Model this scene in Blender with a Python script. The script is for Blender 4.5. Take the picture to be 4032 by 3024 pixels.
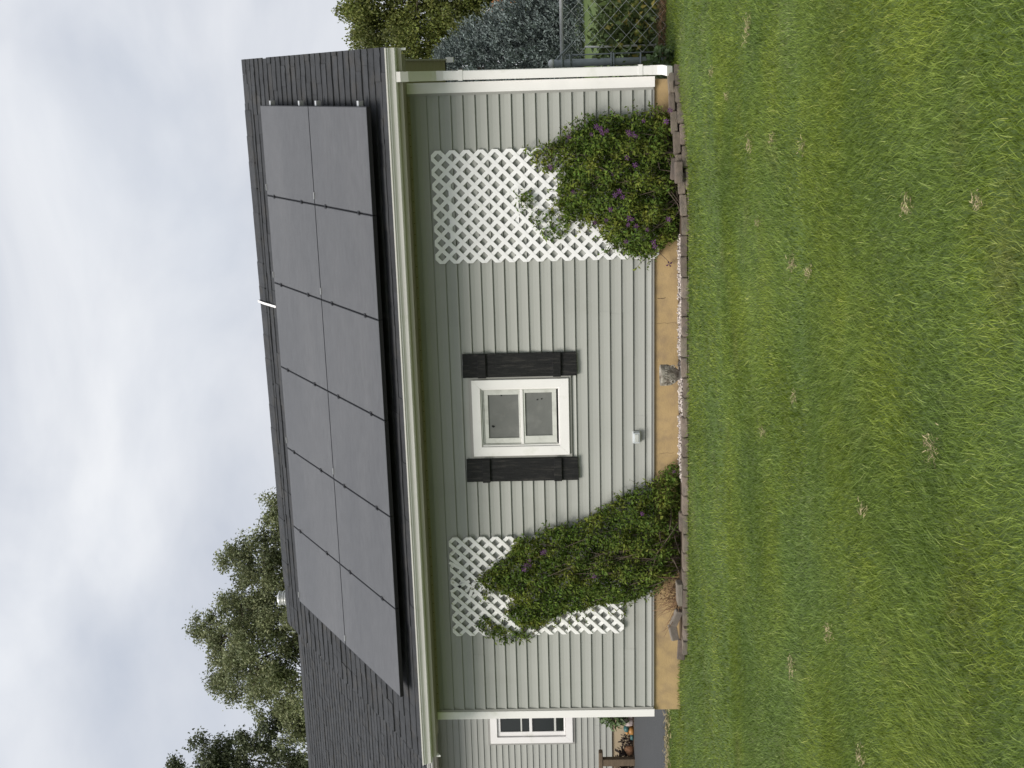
import bpy, bmesh, math, random
import numpy as np
from mathutils import Vector, Matrix, Euler
random.seed(7); rng = np.random.default_rng(7)
for o in list(bpy.data.objects): bpy.data.objects.remove(o)
sc = bpy.context.scene
COL = sc.collection
R = math.radians

# ------------------------------------------------------------------ camera (held on its side: world up points to picture left)
YAW, PIT, ROL = 0.2510, 0.0280, -0.0228
CAM = Vector((6.6885, -11.5928, 1.0902))
fw = Vector((-math.sin(YAW)*math.cos(PIT), math.cos(YAW)*math.cos(PIT), math.sin(PIT)))
r0 = Vector((math.cos(YAW), math.sin(YAW), 0)); u0 = r0.cross(fw)
rr = math.cos(ROL)*r0 + math.sin(ROL)*u0; uu = -math.sin(ROL)*r0 + math.cos(ROL)*u0
cd = bpy.data.cameras.new('camera'); cam = bpy.data.objects.new('camera', cd); COL.objects.link(cam)
cd.sensor_fit = 'HORIZONTAL'; cd.sensor_width = 36; cd.lens = 4700.48/4032*36
cd.clip_start = 0.1; cd.clip_end = 3000
m = Matrix(((-uu.x, rr.x, -fw.x, CAM.x), (-uu.y, rr.y, -fw.y, CAM.y), (-uu.z, rr.z, -fw.z, CAM.z), (0, 0, 0, 1)))
cam.matrix_world = m
sc.camera = cam

# ------------------------------------------------------------------ sky, sun, exposure
SUN = Vector((-0.30, -0.62, 0.80)).normalized()
w = bpy.data.worlds.new('World'); sc.world = w; w.use_nodes = True
nt = w.node_tree; nt.nodes.clear()
N = nt.nodes.new; LK = nt.links.new
out = N('ShaderNodeOutputWorld'); mix = N('ShaderNodeMixShader')
sky = N('ShaderNodeTexSky'); sky.sky_type = 'NISHITA'; sky.sun_disc = False
sky.sun_elevation = math.asin(SUN.z); sky.sun_rotation = math.atan2(SUN.x, SUN.y)
sky.air_density = 1.2; sky.dust_density = 2.0
b1 = N('ShaderNodeBackground'); b1.inputs[1].default_value = 0.075
LK(sky.outputs[0], b1.inputs[0])
tc = N('ShaderNodeTexCoord'); mp = N('ShaderNodeMapping'); mp.inputs['Scale'].default_value = (1.0, 1.0, 2.0)
mp.inputs['Rotation'].default_value = (0.12, 0.05, 0.4)
LK(tc.outputs['Generated'], mp.inputs[0])
n1 = N('ShaderNodeTexNoise'); n1.inputs['Scale'].default_value = 2.9; n1.inputs['Detail'].default_value = 7; n1.inputs['Roughness'].default_value = 0.5; n1.inputs['Distortion'].default_value = 0.5
LK(mp.outputs[0], n1.inputs['Vector'])
cr = N('ShaderNodeValToRGB'); cr.color_ramp.elements[0].position = 0.33; cr.color_ramp.elements[0].color = (0.295, 0.320, 0.372, 1)
cr.color_ramp.elements[1].position = 0.68; cr.color_ramp.elements[1].color = (0.485, 0.495, 0.515, 1)
e = cr.color_ramp.elements.new(0.5); e.color = (0.385, 0.402, 0.438, 1)
LK(n1.outputs[0], cr.inputs[0])
b2 = N('ShaderNodeBackground'); b2.inputs[1].default_value = 0.83; LK(cr.outputs[0], b2.inputs[0])
n2 = N('ShaderNodeTexNoise'); n2.inputs['Scale'].default_value = 2.0; n2.inputs['Detail'].default_value = 4
LK(mp.outputs[0], n2.inputs['Vector'])
mr = N('ShaderNodeMapRange'); mr.inputs[1].default_value = 0.35; mr.inputs[2].default_value = 0.6; mr.inputs[3].default_value = 0.90; mr.inputs[4].default_value = 1.0
LK(n2.outputs[0], mr.inputs[0]); LK(mr.outputs[0], mix.inputs[0])
LK(b1.outputs[0], mix.inputs[1]); LK(b2.outputs[0], mix.inputs[2]); LK(mix.outputs[0], out.inputs[0])
sd = bpy.data.lights.new('sun', 'SUN'); sd.energy = 1.5; sd.angle = R(28); sd.color = (1.0, 0.955, 0.875)
so = bpy.data.objects.new('sun', sd); COL.objects.link(so)
so.rotation_euler = SUN.to_track_quat('Z', 'Y').to_euler(); so.location = (0, -10, 20)
sc.view_settings.view_transform = 'Standard'; sc.view_settings.look = 'None'
sc.view_settings.exposure = 1.12; sc.view_settings.gamma = 1; sc.view_settings.use_curve_mapping = False
sc.render.engine = 'CYCLES'

# ------------------------------------------------------------------ materials
def mat(name, col, rough=0.7, var=0.12, vscale=3.0, bump=0.0, bscale=60, metal=0.0, spec=0.4, rnd=0.0, stretch=(1, 1, 1), col2=None, c2pos=(0.5, 0.7), c2scale=2.0, trans=0.0, island=False, hue=0.0, wash=None):
    mt = bpy.data.materials.new(name); mt.use_nodes = True
    t = mt.node_tree; t.nodes.clear(); A = t.nodes.new; K = t.links.new
    o = A('ShaderNodeOutputMaterial'); p = A('ShaderNodeBsdfPrincipled')
    p.inputs['Roughness'].default_value = rough; p.inputs['Metallic'].default_value = metal
    p.inputs['Specular IOR Level'].default_value = spec
    g = A('ShaderNodeNewGeometry'); mp = A('ShaderNodeMapping'); mp.inputs['Scale'].default_value = stretch
    K(g.outputs['Position'], mp.inputs[0])
    base = A('ShaderNodeRGB'); base.outputs[0].default_value = (*col, 1); cur = base.outputs[0]
    if col2 is not None:
        n = A('ShaderNodeTexNoise'); n.inputs['Scale'].default_value = c2scale; n.inputs['Detail'].default_value = 6; n.inputs['Roughness'].default_value = 0.6
        K(mp.outputs[0], n.inputs['Vector'])
        q = A('ShaderNodeMapRange'); q.inputs[1].default_value = c2pos[0]; q.inputs[2].default_value = c2pos[1]; K(n.outputs[0], q.inputs[0])
        mx = A('ShaderNodeMix'); mx.data_type = 'RGBA'; K(q.outputs[0], mx.inputs[0]); K(cur, mx.inputs[6]); mx.inputs[7].default_value = (*col2, 1); cur = mx.outputs[2]
    if island and col2 is not None:
        pass
    val = None
    if var > 0:
        n = A('ShaderNodeTexNoise'); n.inputs['Scale'].default_value = vscale; n.inputs['Detail'].default_value = 5
        K(mp.outputs[0], n.inputs['Vector'])
        q = A('ShaderNodeMapRange'); q.inputs[1].default_value = 0.25; q.inputs[2].default_value = 0.75; q.inputs[3].default_value = 1-var; q.inputs[4].default_value = 1+var
        K(n.outputs[0], q.inputs[0]); val = q.outputs[0]
    if rnd > 0:
        oi = A('ShaderNodeObjectInfo'); ad = A('ShaderNodeMath'); ad.operation = 'ADD'; K(oi.outputs['Random'], ad.inputs[0]); K(g.outputs['Random Per Island'], ad.inputs[1])
        fr = A('ShaderNodeMath'); fr.operation = 'FRACT'; K(ad.outputs[0], fr.inputs[0])
        q = A('ShaderNodeMapRange'); q.inputs[3].default_value = 1-rnd; q.inputs[4].default_value = 1+rnd; K(fr.outputs[0], q.inputs[0])
        if val is not None:
            mu = A('ShaderNodeMath'); mu.operation = 'MULTIPLY'; K(val, mu.inputs[0]); K(q.outputs[0], mu.inputs[1]); val = mu.outputs[0]
        else: val = q.outputs[0]
        if hue > 0:
            hs = A('ShaderNodeHueSaturation'); K(cur, hs.inputs['Color'])
            fr2 = A('ShaderNodeMath'); fr2.operation = 'MULTIPLY'; K(fr.outputs[0], fr2.inputs[0]); fr2.inputs[1].default_value = 7.31
            fr3 = A('ShaderNodeMath'); fr3.operation = 'FRACT'; K(fr2.outputs[0], fr3.inputs[0])
            q = A('ShaderNodeMapRange'); q.inputs[3].default_value = 0.5-hue; q.inputs[4].default_value = 0.5+hue; K(fr3.outputs[0], q.inputs[0]); K(q.outputs[0], hs.inputs['Hue']); cur = hs.outputs[0]
    if val is not None:
        vm = A('ShaderNodeVectorMath'); vm.operation = 'SCALE'; K(cur, vm.inputs[0]); K(val, vm.inputs['Scale']); cur = vm.outputs[0]
    K(cur, p.inputs['Base Color'])
    if bump > 0:
        n = A('ShaderNodeTexNoise'); n.inputs['Scale'].default_value = bscale; n.inputs['Detail'].default_value = 4
        K(mp.outputs[0], n.inputs['Vector']); bm = A('ShaderNodeBump'); bm.inputs['Strength'].default_value = bump; bm.inputs['Distance'].default_value = 0.01
        K(n.outputs[0], bm.inputs['Height']); K(bm.outputs[0], p.inputs['Normal'])
    if trans > 0:
        tr = A('ShaderNodeBsdfTranslucent'); K(cur, tr.inputs[0]); ms = A('ShaderNodeMixShader'); ms.inputs[0].default_value = trans
        K(p.outputs[0], ms.inputs[1]); K(tr.outputs[0], ms.inputs[2]); K(ms.outputs[0], o.inputs[0])
    else: K(p.outputs[0], o.inputs[0])
    return mt
M = {}
M['siding'] = mat('siding', (0.352, 0.356, 0.328), 0.55, 0.05, 1.2, 0.05, 180, rnd=0.025, col2=(0.312, 0.312, 0.282), c2pos=(0.55, 0.8), c2scale=1.4)
M['jtrim'] = mat('jtrim', (0.325, 0.318, 0.298), 0.5, 0.05)
M['white'] = mat('white', (0.86, 0.835, 0.82), 0.45, 0.04, 4, 0.03, 90, col2=(0.70, 0.69, 0.63), c2pos=(0.58, 0.8), c2scale=5)
M['white_vinyl'] = mat('white_vinyl', (0.90, 0.885, 0.89), 0.4, 0.03, 6, col2=(0.70, 0.70, 0.66), c2pos=(0.6, 0.8), c2scale=9)
M['lattice_wood'] = mat('lattice_wood', (0.88, 0.865, 0.85), 0.6, 0.06, 8, 0.1, 120, col2=(0.55, 0.52, 0.45), c2pos=(0.6, 0.78), c2scale=14)
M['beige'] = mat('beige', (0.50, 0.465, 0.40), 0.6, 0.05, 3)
M['soffit_beige'] = mat('soffit_beige', (0.33, 0.285, 0.235), 0.6, 0.05, 3)  # darker, warmer copy of beige; colour offsets green light bouncing off the grass
M['gutter'] = mat('gutter', (0.74, 0.71, 0.69), 0.42, 0.05, 2.5, col2=(0.62, 0.62, 0.54), c2pos=(0.58, 0.8), c2scale=6)
M['tan'] = mat('tan', (0.43, 0.305, 0.150), 0.85, 0.12, 5, 0.3, 70, col2=(0.27, 0.195, 0.12), c2pos=(0.46, 0.80), c2scale=6)
M['tan2'] = mat('tan2', (0.46, 0.37, 0.25), 0.85, 0.10, 3, 0.2, 70)
M['shingle'] = mat('shingle', (0.050, 0.052, 0.056), 0.9, 0.18, 9, 0.6, 260, rnd=0.13, spec=0.25, col2=(0.062, 0.060, 0.058), c2pos=(0.5, 0.72), c2scale=5)
M['roofbase'] = mat('roofbase', (0.05, 0.05, 0.054), 0.9, 0.1)
M['glass_pv'] = mat('glass_pv', (0.072, 0.072, 0.075), 0.34, 0.16, 26, 0.15, 380, spec=0.5, stretch=(.25, 1, 1), col2=(0.094, 0.093, 0.095), c2pos=(0.40, 0.70), c2scale=1.3)  # broad lighter patches imitate uneven reflections, painted into the base colour
M['black'] = mat('black', (0.010, 0.010, 0.012), 0.45, 0.0)
M['alu'] = mat('alu', (0.72, 0.72, 0.71), 0.35, 0.05, 10, metal=0.7)
M['shutter'] = mat('shutter', (0.011, 0.011, 0.0115), 0.75, 0.45, 9, 0.9, 60, rnd=0.15, stretch=(6, 6, 0.7), col2=(0.034, 0.031, 0.028), c2pos=(0.52, 0.72), c2scale=9)
M['screen'] = mat('screen', (0.155, 0.158, 0.150), 0.8, 0.10, 6, 0.1, 500, col2=(0.20, 0.20, 0.19), c2pos=(0.5, 0.75), c2scale=7)
M['dark'] = mat('dark', (0.012, 0.012, 0.012), 0.9, 0.0)
M['glass'] = mat('glass', (0.012, 0.016, 0.014), 0.06, 0.0, spec=0.6)
M['sash'] = mat('sash', (0.62, 0.62, 0.58), 0.5, 0.06, 7, col2=(0.45, 0.45, 0.41), c2pos=(0.5, 0.75), c2scale=8)
M['paver'] = mat('paver', (0.205, 0.168, 0.135), 0.92, 0.22, 14, 0.7, 130, rnd=0.2, col2=(0.135, 0.118, 0.100), c2pos=(0.48, 0.68), c2scale=9, hue=0.015)
M['slab'] = mat('slab', (0.22, 0.19, 0.16), 0.92, 0.2, 12, 0.6, 120)
M['soil'] = mat('soil', (0.085, 0.060, 0.040), 0.95, 0.3, 30, 0.9, 60)
M['pebble'] = mat('pebble', (0.50, 0.44, 0.40), 0.6, 0.1, 40, rnd=0.45, hue=0.02)
M['stonepot'] = mat('stonepot', (0.36, 0.33, 0.28), 0.85, 0.25, 25, 0.5, 150, col2=(0.14, 0.115, 0.09), c2pos=(0.47, 0.66), c2scale=16)
M['leaf'] = mat('leaf', (0.092, 0.140, 0.024), 0.6, 0.25, 4, spec=0.15, rnd=0.5, hue=0.02, trans=0.22, col2=(0.165, 0.188, 0.032), c2pos=(0.48, 0.66), c2scale=5)
M['leaf_dry'] = mat('leaf_dry', (0.17, 0.105, 0.05), 0.8, 0.2, 5, rnd=0.4, hue=0.02)
M['petal'] = mat('petal', (0.15, 0.055, 0.17), 0.6, 0.15, 30, rnd=0.3, hue=0.02, trans=0.25)
M['petal_dark'] = mat('petal_dark', (0.07, 0.02, 0.085), 0.6, 0.15, 30)
M['pistil'] = mat('pistil', (0.42, 0.30, 0.30), 0.7, 0.1)
M['twig'] = mat('twig', (0.13, 0.10, 0.075), 0.9, 0.2, 20)
M['lawn'] = mat('lawn', (0.074, 0.112, 0.025), 0.95, 0.3, 3, 0.4, 50, col2=(0.105, 0.125, 0.035), c2pos=(0.5, 0.75), c2scale=1.6)
M['straw'] = mat('straw', (0.40, 0.33, 0.19), 0.9, 0.2, 20, rnd=0.35)
M['straw_red'] = mat('straw_red', (0.24, 0.145, 0.08), 0.9, 0.2, 20, rnd=0.4)
M['asphalt'] = mat('asphalt', (0.072, 0.075, 0.080), 0.9, 0.12, 5, 0.5, 220, stretch=(1, 3, 1))
M['galv'] = mat('galv', (0.24, 0.265, 0.275), 0.5, 0.12, 12)
M['galv_bright'] = mat('galv_bright', (0.60, 0.60, 0.61), 0.5, 0.15, 14)
M['wire'] = mat('wire', (0.62, 0.64, 0.62), 0.5, 0.1, 14)
M['bark'] = mat('bark', (0.085, 0.068, 0.052), 0.95, 0.25, 8, 0.8, 25)
M['tree_leaf'] = mat('tree_leaf', (0.215, 0.235, 0.115), 0.6, 0.25, 0.35, rnd=0.35, hue=0.018, trans=0.25, col2=(0.155, 0.175, 0.085), c2pos=(0.45, 0.6), c2scale=0.8)
M['tree_dark'] = mat('tree_dark', (0.105, 0.122, 0.062), 0.6, 0.2, 0.4, rnd=0.35, hue=0.015, trans=0.2)
M['tree_yellow'] = mat('tree_yellow', (0.155, 0.178, 0.040), 0.6, 0.25, 0.5, rnd=0.4, hue=0.02, trans=0.3, col2=(0.088, 0.100, 0.028), c2pos=(0.45, 0.6), c2scale=0.45)
M['spruce'] = mat('spruce', (0.185, 0.222, 0.215), 0.75, 0.2, 1.2, rnd=0.4, hue=0.012, col2=(0.095, 0.115, 0.112), c2pos=(0.46, 0.62), c2scale=1.1)
M['tomato_leaf'] = mat('tomato_leaf', (0.135, 0.18, 0.055), 0.6, 0.25, 6, rnd=0.4, hue=0.02, trans=0.2)
M['tomato'] = mat('tomato', (0.27, 0.28, 0.065), 0.3, 0.12, 20, rnd=0.15)
M['yellow_leaf'] = mat('yellow_leaf', (0.40, 0.34, 0.08), 0.6, 0.2, 8, rnd=0.3)
M['orange_leaf'] = mat('orange_leaf', (0.36, 0.14, 0.04), 0.6, 0.2, 8, rnd=0.3)
M['coleus'] = mat('coleus', (0.038, 0.022, 0.018), 0.6, 0.25, 8, rnd=0.4, hue=0.02)
M['hosta'] = mat('hosta', (0.075, 0.12, 0.038), 0.5, 0.2, 8, rnd=0.3, trans=0.15)
M['soffit_tan'] = mat('soffit_tan', (0.40, 0.355, 0.235), 0.7, 0.05, 1)
M['wood'] = mat('wood', (0.13, 0.095, 0.062), 0.85, 0.25, 6, 0.5, 40, stretch=(1, 6, 6))
M['rock_pink'] = mat('rock_pink', (0.50, 0.42, 0.40), 0.8, 0.25, 20, 0.4, 60)
M['terra'] = mat('terra', (0.42, 0.22, 0.12), 0.8, 0.2, 15, 0.4, 60)
M['teal'] = mat('teal', (0.05, 0.13, 0.13), 0.4, 0.2, 15)
M['orange'] = mat('orange', (0.40, 0.20, 0.06), 0.4, 0.25, 25)
M['clear'] = mat('clear', (0.55, 0.58, 0.60), 0.2, 0.1, 30, spec=0.6)
M['silver'] = mat('silver', (0.72, 0.72, 0.70), 0.35, 0.1, 15, metal=0.5)

# grass: hue patches on top of per-blade variation
def grass_mat():
    mt = bpy.data.materials.new('grass'); mt.use_nodes = True; t = mt.node_tree; t.nodes.clear(); A = t.nodes.new; K = t.links.new
    o = A('ShaderNodeOutputMaterial'); p = A('ShaderNodeBsdfPrincipled'); p.inputs['Roughness'].default_value = 0.55; p.inputs['Specular IOR Level'].default_value = 0.3
    g = A('ShaderNodeNewGeometry')
    n = A('ShaderNodeTexNoise'); n.inputs['Scale'].default_value = 1.1; n.inputs['Detail'].default_value = 4; K(g.outputs['Position'], n.inputs['Vector'])
    r = A('ShaderNodeValToRGB'); r.color_ramp.elements[0].position = 0.36; r.color_ramp.elements[0].color = (0.146, 0.218, 0.042, 1)
    r.color_ramp.elements[1].position = 0.62; r.color_ramp.elements[1].color = (0.200, 0.262, 0.034, 1)
    e = r.color_ramp.elements.new(0.5); e.color = (0.172, 0.240, 0.037, 1); K(n.outputs[0], r.inputs[0])
    n3 = A('ShaderNodeTexNoise'); n3.inputs['Scale'].default_value = 2.3; n3.inputs['Detail'].default_value = 5; K(g.outputs['Position'], n3.inputs['Vector'])
    q3 = A('ShaderNodeMapRange'); q3.inputs[1].default_value = 0.60; q3.inputs[2].default_value = 0.78; q3.inputs[4].default_value = 0.4; K(n3.outputs[0], q3.inputs[0])
    mx = A('ShaderNodeMix'); mx.data_type = 'RGBA'; K(q3.outputs[0], mx.inputs[0]); K(r.outputs[0], mx.inputs[6]); mx.inputs[7].default_value = (0.25, 0.24, 0.09, 1)
    r2 = A('ShaderNodeValToRGB'); cr = r2.color_ramp; cr.elements[0].position = 0; cr.elements[0].color = (0.42, 0.45, 0.45, 1); cr.elements[1].position = 1.0; cr.elements[1].color = (2.9, 2.2, 4.5, 1)
    for ps, c in ((0.7, (1.15, 1.15, 1.1)), (0.93, (1.6, 1.5, 1.9)), (0.985, (2.0, 1.75, 3.0))): x = cr.elements.new(ps); x.color = (*c, 1)
    K(g.outputs['Random Per Island'], r2.inputs[0])
    ml = A('ShaderNodeMix'); ml.data_type = 'RGBA'; ml.blend_type = 'MULTIPLY'; ml.inputs[0].default_value = 1; K(mx.outputs[2], ml.inputs[6]); K(r2.outputs[0], ml.inputs[7])
    K(ml.outputs[2], p.inputs['Base Color'])
    tr = A('ShaderNodeBsdfTranslucent'); K(ml.outputs[2], tr.inputs[0]); ms = A('ShaderNodeMixShader'); ms.inputs[0].default_value = 0.3
    K(p.outputs[0], ms.inputs[1]); K(tr.outputs[0], ms.inputs[2]); K(ms.outputs[0], o.inputs[0])
    return mt
M['grass'] = grass_mat()

# ------------------------------------------------------------------ helpers
WL = {}
def put(name, me, parent=None, loc=(0, 0, 0), rot=None, kind=None, label=None, cat=None, group=None):
    o = bpy.data.objects.new(name, me); COL.objects.link(o); loc = Vector(loc)
    WL[o.name] = loc
    if parent is not None: o.parent = parent; o.location = loc - WL[parent.name]
    else: o.location = loc
    if rot is not None: o.rotation_euler = rot
    if kind: o['kind'] = kind
    if label: o['label'] = label
    if cat: o['category'] = cat
    if group: o['group'] = group
    return o
def root(name, loc, label, cat, group=None): 
    o = put(name, None, None, loc, label=label, cat=cat, group=group); o.empty_display_size = 0.1; return o
def raw(name, V, F, mt, smooth=False):
    me = bpy.data.meshes.new(name); me.from_pydata([tuple(v) for v in V], [], F); me.materials.append(M[mt] if isinstance(mt, str) else mt)
    if smooth: me.polygons.foreach_set('use_smooth', [True]*len(me.polygons))
    me.update(); return me
def part(name, V, F, mt, parent=None, smooth=False, bevel=0, **kw):
    V = np.array(V, float); c = (V.min(0)+V.max(0))/2
    if kw.pop('base', False): c[2] = V[:, 2].min()
    me = raw(name, V-c, F, mt, smooth)
    if bevel:
        bm = bmesh.new(); bm.from_mesh(me)
        bmesh.ops.bevel(bm, geom=list(bm.edges), offset=bevel, segments=1, affect='EDGES', clamp_overlap=True); bm.to_mesh(me); bm.free()
    return put(name, me, parent, c, **kw)
BF = [(0, 3, 2, 1), (4, 5, 6, 7), (0, 1, 5, 4), (1, 2, 6, 5), (2, 3, 7, 6), (3, 0, 4, 7)]
def bv(x0, x1, y0, y1, z0, z1): return [(x0, y0, z0), (x1, y0, z0), (x1, y1, z0), (x0, y1, z0), (x0, y0, z1), (x1, y0, z1), (x1, y1, z1), (x0, y1, z1)]
def box(name, x0, x1, y0, y1, z0, z1, mt, parent=None, bevel=0, **kw): return part(name, bv(x0, x1, y0, y1, z0, z1), BF, mt, parent, bevel=bevel, **kw)
def boxes(name, L, mt, parent=None, bevel=0, **kw):
    V = []; F = []
    for b in L:
        k = len(V); V += bv(*b); F += [tuple(i+k for i in f) for f in BF]
    return part(name, V, F, mt, parent, bevel=bevel, **kw)
def extrude_x(name, prof, x0, x1, mt, parent, closed=True, **kw):
    n = len(prof); V = [(x0, y, z) for y, z in prof]+[(x1, y, z) for y, z in prof]; F = []
    for i in range(n if closed else n-1): j = (i+1) % n; F.append((i, j, n+j, n+i))
    if closed: F += [tuple(range(n))[::-1], tuple(range(n, 2*n))]
    return part(name, V, F, mt, parent, **kw)
def tube_geo(pts, rad, n=8, caps=True):
    pts = [Vector(p) for p in pts]; V = []; F = []; rads = rad if hasattr(rad, '__len__') else [rad]*len(pts); prev = None
    for i, p in enumerate(pts):
        d = (pts[min(i+1, len(pts)-1)]-pts[max(i-1, 0)]).normalized()
        a = Vector((0, 0, 1)) if abs(d.z) < 0.9 else Vector((1, 0, 0))
        if prev is not None: a = prev
        x = d.cross(a).normalized(); y = x.cross(d).normalized(); prev = y
        for k in range(n): t = 2*math.pi*k/n; V.append(p+(x*math.cos(t)+y*math.sin(t))*rads[i])
    for i in range(len(pts)-1):
        for k in range(n): k2 = (k+1) % n; F.append((i*n+k, i*n+k2, (i+1)*n+k2, (i+1)*n+k))
    if caps: F.append(tuple(range(n))[::-1]); F.append(tuple(range((len(pts)-1)*n, len(pts)*n)))
    return V, F
def tube(name, pts, rad, mt, parent=None, n=8, smooth=True, **kw):
    V, F = tube_geo(pts, rad, n); return part(name, V, F, mt, parent, smooth, **kw)
def tubes(name, L, mt, parent=None, n=5, smooth=True, **kw):
    V = []; F = []
    for pts, rad in L:
        v, f = tube_geo(pts, rad, n); k = len(V); V += v; F += [tuple(i+k for i in q) for q in f]
    return part(name, V, F, mt, parent, smooth, **kw)
def lathe(name, prof, c, mt, parent=None, n=28, smooth=True, **kw):
    V = []; F = []
    for r, z in prof:
        for k in range(n): t = 2*math.pi*k/n; V.append((c[0]+r*math.cos(t), c[1]+r*math.sin(t), c[2]+z))
    for i in range(len(prof)-1):
        for k in range(n): k2 = (k+1) % n; F.append((i*n+k, i*n+k2, (i+1)*n+k2, (i+1)*n+k))
    F.append(tuple(range(n))[::-1]); F.append(tuple(range((len(prof)-1)*n, len(prof)*n)))
    return part(name, V, F, mt, parent, smooth, **kw)
def npmesh(name, V, groups, mt, smooth=False):
    """V (n,3); groups: list of (m,k) int arrays"""
    me = bpy.data.meshes.new(name); me.vertices.add(len(V)); me.vertices.foreach_set('co', np.ascontiguousarray(V, np.float32).ravel())
    li = np.concatenate([g.ravel() for g in groups]).astype(np.int32); tot = np.concatenate([np.full(len(g), g.shape[1], np.int32) for g in groups])
    st = np.concatenate([[0], np.cumsum(tot)[:-1]]).astype(np.int32)
    me.loops.add(len(li)); me.loops.foreach_set('vertex_index', li); me.polygons.add(len(tot)); me.polygons.foreach_set('loop_start', st); me.polygons.foreach_set('loop_total', tot)
    if smooth: me.polygons.foreach_set('use_smooth', np.ones(len(tot), bool))
    me.update(calc_edges=True); me.materials.append(M[mt]); return me
def nrm(a): return a/np.maximum(np.linalg.norm(a, axis=1, keepdims=True), 1e-9)
def leaves(name, pos, d, n, L, W, mt, parent=None, fold=0.25, **kw):
    """folded pointed leaves: two quads each"""
    N_ = len(pos); d = nrm(d); s = nrm(np.cross(d, n)); n = np.cross(s, d); L = np.broadcast_to(L, N_)[:, None]; W = np.broadcast_to(W, N_)[:, None]
    a = pos; b = pos+d*L*0.5+n*W*-0.05; c = pos+d*L-n*L*0.15
    l = pos+d*L*0.42+s*W*0.5+n*W*fold; r = pos+d*L*0.42-s*W*0.5+n*W*fold
    V = np.stack([a, l, c, r, b], 1).reshape(-1, 3); k = np.arange(N_)[:, None]*5
    F = np.concatenate([k+np.array([[0, 4, 2, 1]]), k+np.array([[0, 3, 2, 4]])])
    c0 = V.mean(0); return put(name, npmesh(name, V-c0, [F], mt), parent, c0, **kw)
def rdir(n): return nrm(rng.normal(size=(n, 3)))
def inpoly(P, poly):
    x, y = P[:, 0], P[:, 1]; ins = np.zeros(len(P), bool); q = np.array(poly); j = len(q)-1
    for i in range(len(q)):
        cnd = ((q[i, 1] > y) != (q[j, 1] > y)) & (x < (q[j, 0]-q[i, 0])*(y-q[i, 1])/(q[j, 1]-q[i, 1]+1e-12)+q[i, 0]); ins ^= cnd; j = i
    return ins
def edgedist(P, poly):
    q = np.array(poly); D = np.full(len(P), 9.0)
    for i in range(len(q)):
        a, b = q[i-1], q[i]; ab = b-a; t = np.clip(((P-a)@ab)/(ab@ab+1e-12), 0, 1); D = np.minimum(D, np.linalg.norm(P-(a+t[:, None]*ab), axis=1))
    return D
def sm(t): t = np.clip(t, 0, 1); return t*t*(3-2*t)
def gz(x, y):
    x = np.asarray(x, float); y = np.asarray(y, float)
    h = -0.312+0.0075*np.clip(x, -1, 7)*sm((3-y)/2)
    h = h+0.055*np.exp(-((x-6.6)/0.5)**2-((y+0.1)/0.5)**2)+0.045*np.exp(-((x-0.35)/0.5)**2-((y+0.05)/0.3)**2)
    return h+0.012*np.sin(x*1.7+y*0.6)*np.sin(y*1.3+0.5)*sm((-0.8-y)/1.5)

# ------------------------------------------------------------------ ground, driveway, bed
xs = np.concatenate([[-600, -200, -60, -25], np.arange(-10, 14.01, 0.25), [25, 60, 200, 600]]); ys = np.concatenate([[-300, -60, -20], np.arange(-13, 4.01, 0.25), [6, 9, 14, 25, 60, 200, 900]])
X, Y = np.meshgrid(xs, ys, indexing='ij'); V = np.stack([X, Y, gz(X, Y)], -1).reshape(-1, 3); ny = len(ys)
i, j = np.meshgrid(np.arange(len(xs)-1), np.arange(ny-1), indexing='ij'); k = (i*ny+j).ravel()[:, None]
put('lawn', npmesh('lawn', V, [k+np.array([[0, ny, ny+1, 1]])], 'lawn', True), kind='structure')
part('driveway', [(-40, 1.62, -.298), (-.03, 1.62, -.298), (-.03, 6.85, -.298), (-40, 6.85, -.298), (-40, 1.62, -.40), (-.03, 1.62, -.40), (-.03, 6.85, -.40), (-40, 6.85, -.40)], [(0, 1, 2, 3), (4, 7, 6, 5), (0, 4, 5, 1), (1, 5, 6, 2), (2, 6, 7, 3), (3, 7, 4, 0)], 'asphalt', kind='structure')
def sheet(name, pts, z, mt, **kw): return part(name, [(x, y, zz) for (x, y), zz in zip(pts, z)], [tuple(range(len(pts)))], mt, **kw)
bx_ = np.linspace(.85, 6.62, 40); V = []; F = []
for q, x in enumerate(bx_):
    t = -.270+.0095*(x-1)+.06*sm((x-5.4)/1.0); V += [(x, -.36 if x < 6 else -.36+.28*sm((x-6)/.7), t), (x, -.2, t+.004), (x, -.001, t+.006)]
    if q: a = 3*(q-1); F += [(a, a+3, a+4, a+1), (a+1, a+4, a+5, a+2)]
part('garden_bed', V, F, 'soil', kind='structure')

# ------------------------------------------------------------------ house
W = 6.666; EX = 0.1143; PH = 0.5639; CS, SN, TN = math.cos(PH), math.sin(PH), math.tan(PH)
EY, EZ = -0.50, 2.44; RY = 2.81; RZ = EZ+(RY-EY)*TN; XL, XR = -0.19, 6.98
house = root('house', (W/2, 3, -.3), 'sage grey vinyl sided house with dark shingle roof and white trim', 'house')
box('foundation', .06, W-.03, .012, 6.9, -.6, .012, 'tan', house)
for cx_, zt_, zb_, wd_ in ((4.30, -.02, -.24, .0022), (4.55, -.03, -.11, .005), (2.95, -.05, -.20, .002), (5.6, -.03, -.2, .002)):
    V = []; zz_ = np.linspace(zt_, zb_, 7)
    for k_, z_ in enumerate(zz_): o_ = cx_+random.uniform(-.006, .006); V += [(o_-wd_/2, .0105, z_), (o_+wd_/2, .0105, z_)]
    part('crack', V, [(2*k_, 2*k_+1, 2*k_+3, 2*k_+2) for k_ in range(6)], 'soil', house)
fwall = box('front_wall', .02, W-.02, .004, .12, .0125, 2.338, 'jtrim', house)
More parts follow.
